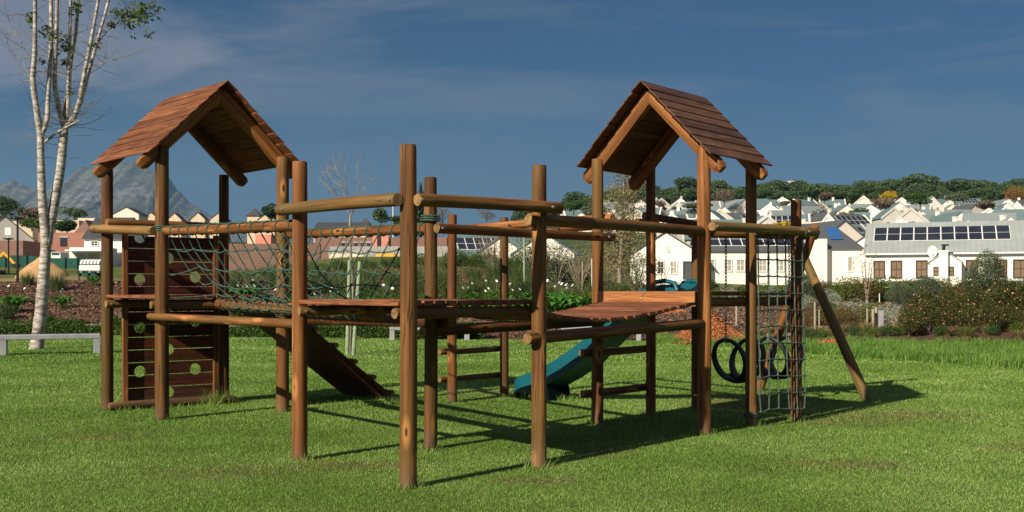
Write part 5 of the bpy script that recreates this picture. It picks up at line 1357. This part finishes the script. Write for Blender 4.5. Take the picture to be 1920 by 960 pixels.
e = blockhouse('garage', 130, 200, 464, 111, 3, 'white', 'white flat roofed garage block with two pale doors', 'building')
for ua, ub in ((140, 160), (166, 186)):
    g = MB(); Y = 111; g.box(((uvx(ua, Y) + uvx(ub, Y)) / 2, Y - .03, CAMZ + (HZ - 483) * Y / F), (uvx(ub, Y) - uvx(ua, Y), .08, .8)); o = g.build('door', M['grey_p']); attach(o, e)
g = MB(); g.box((uvx(165, 110.5), 110.2, CAMZ + (HZ - 470) * 110.5 / F), (3.9, 1.4, .14)); o = g.build('canopy', M['frame_w']); attach(o, e)
Y = 125; x = uvx(-27, Y); z = hz(x, Y)
gable_house('white_house', (x, Y + 4, z), R(117), 7, 6.6, CAMZ + (HZ - 449) * Y / F - z, 2.8, 'grey_p', 'slate', 'pale gable end of a house at the far left edge')
blockhouse('beige_house', 18, 61, 415, 230, 14, 'cream', 'flat roofed beige house behind the black lamp post')
blockhouse('beige_house', 105, 148, 413, 230, 12, 'cream', 'flat roofed beige house right of the white barked tree')
blockhouse('beige_house', 146, 190, 409, 240, 14, 'cream', 'taller flat roofed beige house close to the left tower')
# far cream houses on skyline
def far_house(u, vt, vb, w, Y, wall, roofm, label, hip=False, rz=0, rise=None):
    x = uvx(u, Y); z = CAMZ + (HZ - vb) * Y / F; zt = CAMZ + (HZ - vt) * Y / F; W = w * Y / F
    rise = rise or (zt - z) * .35
    if not hip:
        return gable_house('distant_house', (x, Y + W / 2, z), R(90) + rz, W * 1.1, W, zt - z - rise, rise, wall, roofm, label, group='houses on the skyline', windows=[('l', -W * .18, (zt - z) * .35, W * .12, W * .16, 'frame_w', 'wdark'), ('l', W * .18, (zt - z) * .35, W * .12, W * .16, 'frame_w', 'wdark')], base=6)
    e = empty('distant_house', (x, Y + W / 2, z), label, 'house', 'houses on the skyline'); h = zt - z - rise
    m = MB(); m.box((0, 0, h / 2 - 3), (W, W, h + 6)); o = m.build('wall', M[wall]); o.parent = e
    m = MB(); a = W * .62; m.add([(-a, -a, h), (a, -a, h), (a, a, h), (-a, a, h), (0, 0, h + rise)], [(0, 1, 4), (1, 2, 4), (2, 3, 4), (3, 0, 4), (3, 2, 1, 0)]); r = m.build('roof', M[roofm]); r.parent = e
    for i in (-.25, .25):
        m = MB(); m.box((i * W, -W / 2 - .02, h * .55), (W * .16, .1, h * .22)); q = m.build('window', M['wdark']); q.parent = e
    return e
far_house(237, 389, 425, 48, 210, 'cream2', 'slate', 'white gabled house with grey roof between the left tower posts on the skyline')
for i, (u, w) in enumerate(((283, 30), (327, 26), (371, 26), (409, 30))):
    far_house(u, 399 + (i % 2), 425, w, 260, 'cream', 'tile_r', 'beige gabled house on the skyline above the left tower rail, %s from the left' % ords[i], rise=1.5)
far_house(475, 389, 432, 23, 250, 'cream', 'slate', 'cream tower house with a grey hipped roof left of the second front post', hip=True, rise=1.9)
far_house(500, 400, 432, 30, 240, 'cream', 'slate', 'cream gabled house with dark roof right of the tower house')
far_house(684, 408, 432, 19, 230, 'cream', 'slate', 'small cream tower with a pyramid roof behind the rope bridge', hip=True, rise=1.6)
Y = 200; x = uvx(638, Y); z = CAMZ + (HZ - 440) * Y / F
gable_house('distant_house', (x, Y + 4, z), 0, uvx(690, Y) - uvx(592, Y), 9, CAMZ + (HZ - 432) * Y / F - z, 1.6, 'cream', 'slate', 'long low house with dark slate roof behind the bare young tree', group='houses on the skyline')
# brick terrace behind the net
Y = 128
e = blockhouse('brick_terrace', 590, 838, 445, Y, 8, 'brick_d', 'long unfinished brown brick building behind the rope bridge', 'building', openings=[(u, u + 6, 456, 461, 'wdark') for u in (640, 652, 664, 676, 688, 760, 772)])
m = MB(); a = uvx(699, Y); b = uvx(729, Y); m.box(((a + b) / 2, Y - .15, CAMZ + (HZ - 452) * Y / F), (b - a, .3, 2.4)); o = m.build('entrance_wall', M['pink']); attach(o, e)
m = MB(); a = uvx(708, Y); b = uvx(714, Y); m.box(((a + b) / 2, Y - .36, CAMZ + (HZ - 453) * Y / F), (b - a, .1, 1.5)); q = m.build('door', M['wdark']); attach(q, o)
blockhouse('brick_terrace', 838, 1006, 452, 128.6, 7, 'brick_d', 'low brown brick building right of the terracotta entrance', 'building')
blockhouse('brick_wall', 400, 600, 457, 82, .4, 'brick_m', 'long red brick boundary wall behind the left part of the rope bridge', 'wall')
e = blockhouse('pink_kiosk', 479, 508, 440, 88, 3, 'pink', 'small pink plastered building standing behind the red brick wall', 'building')
def fence_panels():
    Y = 74; xs = [uvx(u, Y) for u in range(618, 860, 30)]; e = empty('concrete_fence', ((xs[0] + xs[-1]) / 2, Y, 3.6), 'grey concrete panel fence behind the rope bridge', 'fence')
    z1 = CAMZ + (HZ - 462) * Y / F; z0 = CAMZ + (HZ - 483) * Y / F
    for a, b in zip(xs[:-1], xs[1:]):
        m = MB(); m.box(((a + b) / 2, Y, (z0 + z1) / 2), (b - a - .02, .12, z1 - z0)); o = m.build('panel', M['conc_l']); attach(o, e)
        m = MB(); m.box((a, Y, z0 / 2 + 1), (.14, .2, z0 - 2 + 1.0)); o = m.build('leg', M['conc_l']); attach(o, e)
fence_panels()
for i, (u, mt, t) in enumerate(((632, 'sack_w', 'pale sack lying at the left end below the concrete fence'), (650, 'sack_w', 'pale sack second from the left below the concrete fence'), (672, 'sack_w', 'pale sack in front of the middle of the concrete fence'), (718, 'sack', 'bright yellow sack below the concrete fence, left one of two'), (732, 'sack', 'bright yellow sack below the concrete fence, right one of two'))):
    Y = 72; m = MB(); w = .50; pts = [(-w, 0, 0), (-w * .8, 0, .02), (-w * .3, 0, .05), (w * .3, 0, .04), (w * .8, 0, .02), (w, 0, 0)]
    m.tube(pts, [.06, .2, .25, .25, .2, .06], 9); o = m.build('sack', M[mt]); o.location = (uvx(u, Y), Y, CAMZ + (HZ - 483) * Y / F); tag(o, t, 'sack', 'sacks below the fence')
    m2 = MB(); 
# white flag pole
m = MB(); m.tube([(0, 0, -2), (0, 0, 16.5)], [.18, .10], 8); o = m.build('flag_pole', M['frame_w']); x = uvx(737, 240); o.location = (x, 240, CAMZ + (HZ - 520) * 240 / F - 0); tag(o, 'thin white pole rising above the rope bridge on the skyline', 'pole')
# shade cloth fence, sand pile, digger, van
def cloth_fence(us, vts, vbs, Y, label):
    m = MB(); vs = []
    for u, a, b in zip(us, vts, vbs): vs += [wp(u, a, Y), wp(u, b, Y)]
    n = len(vs); vs2 = [v + Vector((0, .05, 0)) for v in vs]; m.add(vs + vs2, [(2 * i, 2 * i + 1, 2 * i + 3, 2 * i + 2) for i in range(len(us) - 1)] + [(n + 2 * i + 2, n + 2 * i + 3, n + 2 * i + 1, n + 2 * i) for i in range(len(us) - 1)] + [(2 * i, 2 * i + 2, n + 2 * i + 2, n + 2 * i) for i in range(len(us) - 1)])
    e = empty('site_fence', (vs[0].x, Y, hz(vs[0].x, Y)), label, 'fence'); o = m.build('cloth', M['green_net']); attach(o, e)
    for u, a, b in zip(us, vts, vbs):
        p = wp(u, a - 1, Y - .08); m = MB(); m.tube([(p.x, p.y, hz(p.x, Y) - .2), p], .04, 5); q = m.build('pole', M['black']); attach(q, e)
cloth_fence([-30, 10, 50, 90, 125], [478, 479, 479, 484, 484], [501, 501, 502, 503, 503], 98, 'green shade cloth fence round the building site at the left edge')
cloth_fence([122, 145, 170, 195], [484, 484, 488, 490], [503, 504, 505, 505], 92, 'green shade cloth fence in front of the white garage')
cloth_fence([148, 165, 190], [506, 507, 507], [518, 519, 519], 66, 'low green shade cloth fence behind the mulch bank')
def cone_pile(u, Y, ru, h, mat, label, v0):
    cx = uvx(u, Y); rx = ru * Y / F; z0 = CAMZ + (HZ - v0) * Y / F; m = MB(); N = 28; K = 7; vs = [(0, 0, h)]
    for k in range(1, K + 1):
        for j in range(N):
            a = 2 * math.pi * j / N; r = k / K; nz = mnoise.noise(Vector((math.cos(a) * r * 3, math.sin(a) * r * 3, u)))
            vs.append((math.cos(a) * rx * r * (1 + .1 * nz), math.sin(a) * rx * .7 * r, h * (1 - r) ** 1.15 + .12 * nz * (1 - r) - (.6 if k == K else 0)))
    fs = [(0, 1 + j, 1 + (j + 1) % N) for j in range(N)] + [(1 + k * N + j, 1 + (k + 1) * N + j, 1 + (k + 1) * N + (j + 1) % N, 1 + k * N + (j + 1) % N) for k in range(K - 1) for j in range(N)]
    m.add(vs, fs, 0, True); o = m.build('sand_pile', M[mat]); o.location = (cx, Y, z0); tag(o, label, 'sand pile')
cone_pile(80, 80, 55, 1.5, 'sand', 'heap of orange building sand behind the white barked tree', 516)
def digger():
    Y = 90; e = empty('digger', (uvx(-20, Y), Y, CAMZ + (HZ - 512) * Y / F), 'yellow digger arm reaching into the building site at the left edge', 'digger'); 
    def beam(pts, w, nm):
        m = MB(); 
        for (a, b) in zip(pts[:-1], pts[1:]): m.plank(wp(*a, Y), wp(*b, Y), w, w * .8, up=(0, 1, 0), bev=.03)
        o = m.build(nm, M['yellow']); attach(o, e)
    beam([(-20, 492), (5, 478), (9, 474)], .28, 'boom'); beam([(6, 473), (18, 484), (29, 496)], .24, 'stick')
    m = MB(); p = wp(31, 498, Y); m.box(p, (.5, .5, .35), bev=.08); o = m.build('bucket', M['black']); attach(o, e)
    m = MB(); p = wp(-25, 495, Y); m.box(p, (1.6, 1.6, 1.1), bev=.15); o = m.build('cab', M['yellow']); attach(o, e)
    m = MB(); p = wp(-25, 512, Y); m.box(p, (2.4, 1.9, .5), bev=.15); o = m.build('track', M['black']); attach(o, e)
digger()
def van():
    Y = 108; zb = CAMZ + (HZ - 487) * Y / F; e = empty('van', (uvx(112, Y), Y, zb), 'small white van parked before the red brick house', 'van'); m = MB()
    prof = [(-.48, .1), (.48, .1), (.5, .5), (.42, .95), (.3, 1.0), (-.3, 1.0), (-.42, .95), (-.5, .5)]
    vs = [(x * 1.0, y, z * .75) for y in (-1, 1) for x, z in prof]; n = 8
    m.add(vs, [list(range(8)), list(range(15, 7, -1))] + [[j, j + 8, (j + 1) % 8 + 8, (j + 1) % 8] for j in range(8)]); o = m.build('body', M['frame_w']); o.parent = e
    m = MB(); m.box((0, -1.02, .56), (.72, .05, .25), bev=.01); o = m.build('windscreen', M['green_net']); o.parent = e
    for s in (-1, 1): m = MB(); m.tube([(s * .38, -.8, .1), (s * .46, -.8, .1)], .13, 12, smooth=False); o = m.build('wheel', M['black']); o.parent = e
van()
# stack of white pipes / wrapped pallet
def pallet():
    Y = 64; e = empty('wrapped_pallet', (uvx(172, Y), Y, CAMZ + (HZ - 510) * Y / F), 'white wrapped stack of pipes behind the mulch bank', 'pallet')
    m = MB()
    for i in range(6): x = -.5 + i * .2; m.tube([(x, -.3, .45), (x + .05, -.3, .62), (x + .16, .1, .66), (x + .2, .4, .5)], .09, 8)
    m.box((0, 0, .22), (1.25, .7, .34), bev=.04); o = m.build('load', M['frame_w']); o.parent = e
    m = MB(); 
    for x in (-.5, 0, .5): m.box((x, 0, 0), (.12, .7, .1))
    o = m.build('pallet_base', M['stake']); o.parent = e
pallet()
# lamp posts
def lamp(u, Y, vt, label, disc=True):
    x = uvx(u, Y); z0 = hz(x, Y); zt = CAMZ + (HZ - vt) * Y / F - z0; e = empty('lamp_post', (x, Y, z0), label, 'lamp post', 'lamp posts on the left')
    m = MB(); m.tube([(0, 0, -.2), (0, 0, zt * .3), (0, 0, zt)], [.09, .065, .055], 10); m.tube([(0, 0, zt * .18), (0, 0, zt * .2)], .085, 10); o = m.build('pole', M['black']); o.parent = e
    m = MB(); m.tube([(0, 0, zt - .03), (0, 0, zt + .03), (0, 0, zt + .09), (0, 0, zt + .13)], [.14, .42, .38, .1], 20); o = m.build('lamp_head', M['black']); o.parent = e
lamp(33, 62, 411, 'tall black lamp post with flat round head at the left edge'); lamp(16, 88, 449, 'shorter black lamp post further back at the left edge')
mb = MB(); mb.box((0, 0, 0), (.5, .05, .62), bev=.02); mb.tube([(0, .06, -4), (0, .06, .2)], .04, 6); o = mb.build('sign_board', M['frame_w']); o.location = wp(15, 434, 90); tag(o, 'small blank white board above the shorter lamp post', 'sign')

# ------------------------------------------------------------------ hillside houses (right)
ru = random.Random(21)
rows = [(118, 1345, 1.0), (142, 1290, 1.0), (170, 1250, 1.0), (200, 1230, 1.0), (235, 1120, 1.0), (270, 1060, 1.0), (310, 1010, 1.0), (350, 1000, 1.0)]
def hill_houses():
    taken = []
    names = ['nearest', 'second', 'third', 'fourth', 'fifth', 'sixth', 'seventh', 'farthest']
    for ri, (Y, u0, _) in enumerate(rows):
        u = u0 + ru.uniform(0, 20); k = 0
        while u < 1960:
            w = ru.uniform(4.6, 6.8); px = w * F / Y
            YY = Y + ru.uniform(-8, 8)
            if ri == 0 and (u < 1330 or u > 1620): pass
            x = uvx(u + px / 2, YY); z = hz(x, YY); side = ru.random() < .42; rz = R(90) if not side else 0
            rz += R(ru.uniform(-28, 28)); wall = ru.choice(['white', 'white', 'white', 'cream2', 'cream2', 'grey_p']); rf = ru.choice(['roof_teal', 'roof_teal', 'roof_mid', 'roof_mid', 'roof_dark'])
            L = w * ru.uniform(1.2, 1.8); H = ru.uniform(2.0, 2.9); rise = w * ru.uniform(.32, .43)
            ch = [(ru.uniform(-.4, .4) * L * .8, ru.uniform(-.1, .1) * w, .7, H + rise + .7)] if ru.random() < .45 else None
            sol = [('f', ru.uniform(-.15, .15) * L, .5, ru.randint(3, 6), ru.choice([1, 2]), 1.0, 1.3)] if ru.random() < .22 and side else None
            face = 'f' if side else 'l'; wd = [(face, q * (L if side else w) * .28, H * .5, .9, 1.2, 'frame_w', 'wdark') for q in (-1, 0, 1)] if Y < 240 else [(face, q * (L if side else w) * .25, H * .5, 1.0, 1.1, 'frame_w', 'wdark') for q in (-1, 1)]
            if not side: wd = [(f, p, z_, a, b, c, d) for (f, p, z_, a, b, c, d) in wd if abs(p) > .1 or True]
            wn = {'white': 'white', 'cream2': 'pale cream', 'grey_p': 'pale grey', 'cream': 'beige'}[wall]; rn_ = {'roof_teal': 'blue-grey', 'roof_mid': 'light grey', 'roof_dark': 'charcoal'}[rf]
            pos_txt = '%s from left in %s hillside row' % (ords[k], names[ri])
            gable_house('hillside_house', (x, YY, z), rz, L if side else L * .9, w, H, rise, wall, rf, '%s house, %s roof, %s' % (wn, rn_, pos_txt), group='houses on the hillside', over=.25, chim=ch, solar=sol, windows=wd, base=3, parapet=ru.random() < .6)
            k += 1; u += (px * (1.75 if side else 1.25)) * ru.uniform(.8, 1.1)
hill_houses()

# ------------------------------------------------------------------ far trees
def umbrella(seed, H=9.0):
    rn = random.Random(seed); bl = []
    for i in range(9):
        a = rn.uniform(0, 6.28); r = rn.uniform(.3, 1) * H * .38; bl.append((math.cos(a) * r, math.sin(a) * r, H * rn.uniform(.58, .86), H * rn.uniform(.17, .26), H * rn.uniform(.17, .26), H * rn.uniform(.10, .15)))
    for i in range(6):
        a = rn.uniform(0, 6.28); r = rn.uniform(.2, .9) * H * .4; bl.append((math.cos(a) * r, math.sin(a) * r, H * rn.uniform(.28, .5), H * .2, H * .2, H * .14))
    bl.append((0, 0, H * .88, H * .3, H * .3, H * .12))
    return tree_proto('umbrella_pine', seed, H, bl, 5200, .50, 'pine', .28, 9, flat=.5, aspect=.7)
UP = [umbrella(300 + k) for k in range(5)]
ru = random.Random(9); cnt = 0
def ordinal(n):
    if n < len(ords): return ords[n]
    return '%d%s' % (n + 1, {1: 'st', 2: 'nd', 3: 'rd'}.get((n + 1) % 10, 'th'))
def pine_row(Y, u0, u1, step, smin, smax, group='pine trees on the ridge', front=False):
    global cnt
    u = u0; k0 = cnt
    while u < u1:
        YY = Y + ru.uniform(-12, 12); x = uvx(u, YY); src = UP[cnt % 5]; o = src if cnt < 5 else copy_tree(src); cnt += 1
        s = ru.uniform(smin, smax); place(o, x, YY, hz(x, YY) - .5, s, None, ('dark umbrella pine, %s from left along the front edge of the ridge wood' % ordinal(cnt - k0 - 1)) if front else 'dark green umbrella pine deep inside the wood along the ridge', 'tree', group, s * ru.uniform(.8, 1.15))
        u += step * ru.uniform(.7, 1.3)
pine_row(395, 1000, 1990, 20, .75, 1.05, front=True)
pine_row(425, 985, 1990, 23, .95, 1.2)
pine_row(455, 985, 1990, 23, 1.0, 1.3)
pine_row(485, 1030, 1990, 24, 1.0, 1.4)
for u, s, t in ((1588, 1.15, 'tall dark pine standing above the wood right of the middle'), (1722, 1.75, 'tallest dark pine of the wood above the solar roof house'), (1668, 1.45, 'broad pine rising above the wood left of the tallest pine'), (1800, 1.5, 'broad pine rising above the wood right of the tallest pine')):
    o = copy_tree(UP[cnt % 5]); cnt += 1; x = uvx(u, 405); place(o, x, 405, hz(x, 405), s * .8, None, t, 'tree', 'tall pines above the ridge')
def simple_tree(u, Y, h, w, mat, label, seed, name='tree', z=None, leaf=.35, nl=2200, cone=False):
    rn = random.Random(seed); bl = []
    if cone: bl = [(0, 0, h * t, w * (1.02 - t) * .6, w * (1.02 - t) * .6, h * .12) for t in (.15, .3, .45, .6, .75, .9)]
    else:
        for i in range(7): a = rn.uniform(0, 6.28); r = rn.uniform(0, .6) * w * .5; bl.append((math.cos(a) * r, math.sin(a) * r, h * rn.uniform(.45, .82), w * .26, w * .26, h * .18))
    o = tree_proto(name, seed, h, bl, nl, leaf, mat, .12 + h * .012, 7, aspect=.7); x = uvx(u, Y); return place(o, x, Y, z, 1, None, label, 'tree')
def zv(v, Y): return CAMZ + (HZ - v) * Y / F
simple_tree(8, 190, 6, 8, 'pine', 'dark bushy tree above the pale gable at the left edge', 401, z=zv(432, 190))
simple_tree(60, 200, 4.6, 7, 'brownleaf', 'bare brown tree behind the black lamp post', 402, z=zv(432, 200))
simple_tree(75, 180, 4.2, 7, 'bush_y', 'yellow-green bush below the beige house', 403, z=zv(455, 180), name='bush')
simple_tree(125, 150, 2.2, 4.5, 'bush', 'dark green bush on top of the unfinished brick house plot', 404, z=zv(442, 150), name='bush')
simple_tree(140, 280, 5, 10, 'pine', 'low dark wood edge behind the beige houses', 405, z=zv(420, 280))
simple_tree(509, 235, 5.2, 5, 'pine_b', 'dark round tree right of the cream tower house', 406, z=zv(425, 235))
simple_tree(712, 240, 5, 5, 'pine', 'round dark tree behind the rope bridge next to the small tower', 407, z=zv(432, 240))
simple_tree(745, 240, 3, 5, 'bush', 'low green tree left of the nearest front post', 408, z=zv(430, 240))
simple_tree(789, 150, 7.6, 2.6, 'pine_b', 'tall narrow dark conifer between the nearest post and the one behind', 409, z=zv(445, 150), cone=True)
simple_tree(772, 155, 5.5, 2.8, 'pine_b', 'shorter dark conifer left of the tall narrow one', 410, z=zv(446, 155), cone=True)
simple_tree(830, 210, 6, 4, 'brownleaf', 'bare brown tree behind the middle posts', 411, z=zv(440, 210), leaf=.2, nl=700)
simple_tree(912, 260, 4.5, 6, 'brownleaf', 'bare brown tree on the skyline right of the middle posts', 412, z=zv(422, 260), leaf=.22, nl=900)
simple_tree(1668, 330, 5, 7, 'yellowleaf', 'bright yellow tree on the hillside above the solar roof house', 413, z=zv(386, 330))
simple_tree(1905, 370, 9, 11, 'orangeleaf', 'orange-yellow tree at the edge of the pine wood at the right', 414, z=zv(398, 370))
simple_tree(1655, 290, 5, 10, 'brownleaf', 'brown leafless tree below the bright yellow tree', 415, z=zv(406, 290))
simple_tree(1358, 300, 6, 8, 'brownleaf', 'brown leafless tree among the hillside houses seen between the tower posts', 416, z=zv(392, 300), leaf=.3)
simple_tree(1545, 330, 5, 7, 'brownleaf', 'brown leafless tree in front of the pine wood left of the yellow tree', 417, z=zv(388, 330))
simple_tree(1725, 260, 4, 7, 'bush', 'dark green garden tree among the hillside houses', 418, z=zv(392, 260))
simple_tree(1460, 135, 1.6, 5, 'yellowleaf', 'yellow-green bush on the roof line behind the scramble net rail', 419, z=zv(441, 135), name='bush')
for i, (u, Y, v, w) in enumerate(((1480, 330, 396, 10), (1440, 320, 396, 9), (1790, 300, 384, 8), (1600, 240, 416, 7), (1850, 260, 400, 7), (1300, 260, 402, 7), (1075, 260, 402, 9), (1020, 240, 408, 8), (1120, 220, 414, 8))):
    simple_tree(u, Y, 3.2, w, ['bush', 'brownleaf', 'olive'][i % 3], '%s garden tree between hillside houses, %s of its scattered kind from the left' % (['green', 'brown', 'grey-green'][i % 3], ords[[5, 4, 7, 6, 8, 3, 1, 0, 2][i]]), 430 + i, z=zv(v, Y))
gt = [None, None, None]; pts_g = []
for Yg, n_ in ((155, 5), (185, 6), (220, 8), (255, 9), (290, 9), (330, 10)):
    for q in range(n_): pts_g.append((1120 + (q + ru.uniform(.1, .9)) * (800 / n_), Yg))
for k, (u, Yg) in enumerate(sorted(pts_g)):
    q = k % 3; x = uvx(u, Yg)
    if gt[q] is None:
        h_, w_ = 4.2, 4.5; rn = random.Random(600 + q)
        bl = [(rn.uniform(-1, 1), rn.uniform(-1, 1), h_ * rn.uniform(.4, .85), rn.uniform(.8, 1.4), rn.uniform(.8, 1.4), rn.uniform(.6, 1.0)) for _ in range(7)]
        gt[q] = o = tree_proto('garden_tree', 600 + q, h_, bl, 1800, .3, ['bush', 'olive', 'brownleaf'][q], .12, 6, aspect=.7)
    else: o = copy_tree(gt[q])
    place(o, x, Yg, hz(x, Yg), ru.uniform(.6, 1.15), None, '%s garden tree among the hillside houses, %s of these from left' % (['dark green', 'grey-green', 'brown leafless'][q], ordinal(k)), 'tree', 'garden trees on the hillside')
# antenna block on the ridge
e = empty('hilltop_building', (uvx(1488, 520), 520, hz(uvx(1488, 520), 520)), 'pale flat building with masts on top of the wooded ridge', 'building')
m = MB(); m.box((uvx(1488, 520), 520, zv(352, 520)), (6.5, 5, 6)); o = m.build('wall', M['cream']); attach(o, e)
m = MB()
for du in (-9, -3, 3, 8): p = wp(1488 + du, 340, 520); m.tube([(p.x, p.y, p.z - 3), p], .18, 5)
o = m.build('mast', M['frame_w']); attach(o, e)

# ------------------------------------------------------------------ mountain
def mountain():
    Y0 = 5200.; prof = [(-900, 440), (-600, 420), (-300, 385), (-150, 365), (-60, 352), (0, 345), (28, 338), (45, 346), (75, 360), (95, 352), (115, 345), (128, 334), (142, 320), (160, 313), (185, 310), (210, 306), (235, 303), (258, 306), (275, 315), (298, 322), (318, 334), (328, 352), (345, 366), (362, 384), (380, 394), (410, 412), (460, 430), (600, 450), (760, 470)]
    us = np.linspace(-900, 760, 560); pv = np.interp(us, [p[0] for p in prof], [p[1] for p in prof]); jag = np.array([mnoise.fractal(Vector((a * .05, 7, 0)), .8, 2.0, 5) for a in us]); pv = pv + jag * np.where(pv < 400, 5.5, 2)
    K = 70; ts = np.linspace(0, 1, K); V = []
    for i, t in enumerate(ts):         # t 0 foot (near) -> 1 crest, then back slope
        Yr = Y0 - 1900 * (1 - t); 
        top = CAMZ + (HZ - pv) * Y0 / F; shp = (.25 * t + .75 * t ** 2.2)
        x = (us - 960) * Y0 / F
        rid = np.array([mnoise.fractal(Vector((a * .007, t * 5.0, 0)), .7, 2.1, 6) for a in x])
        rib = np.abs(np.array([mnoise.noise(Vector((a * .009 + 3, t * 1.0, 2))) for a in x]))
        z = -20 + (top + 20) * shp + (rid * 80 - rib * 170) * math.sin(math.pi * min(1, t * 1.0)) * np.clip(top / 500, .1, 1)
        yy = Yr + (rid * 240 - rib * 620) * math.sin(math.pi * t)
        if i == K - 1: z = top + rid * 2
        V.append(np.stack([x, np.full_like(x, 1) * yy, z], -1))
    V.append(np.stack([x, np.full_like(x, Y0 + 1400), np.full_like(x, -20)], -1))
    V = np.array(V); nr, nc = V.shape[:2]; idx = np.arange(nr * nc).reshape(nr, nc)
    Q = np.stack([idx[:-1, :-1], idx[:-1, 1:], idx[1:, 1:], idx[1:, :-1]], -1).reshape(-1, 4)
    me = np_mesh('mountain', V.reshape(-1, 3), Q, M['rock'], smooth=True); tag(link_mesh('mountain', me), kind='structure')
mountain()
# ------------------------------------------------------------------ haze
HAZE = True
if HAZE:
    mb = MB(); mb.box((0, 4400, 449), (36000, 9400, 940)); hm = bpy.data.materials.new('haze_air'); hm.use_nodes = True; nt = hm.node_tree; nt.nodes.clear()
    out = nd(nt, 'ShaderNodeOutputMaterial'); pv = nd(nt, 'ShaderNodeVolumePrincipled'); pv.inputs['Color'].default_value = (.33, .62, 1.0, 1); pv.inputs['Density'].default_value = .00008; pv.inputs['Anisotropy'].default_value = .2
    nt.links.new(pv.outputs[0], out.inputs['Volume']); o = mb.build('haze', hm); tag(o, kind='stuff')
scene.cycles.volume_bounces = 0; scene.cycles.max_bounces = 6; scene.cycles.diffuse_bounces = 2; scene.cycles.glossy_bounces = 2
scene.cycles.transparent_max_bounces = 4; scene.cycles.use_denoising = True
# prototypes that were never placed must not stay in the scene
for k, o in list(PH.items()):
    if o is not None and k not in used:
        for c in list(o.children): bpy.data.objects.remove(c)
        bpy.data.objects.remove(o)
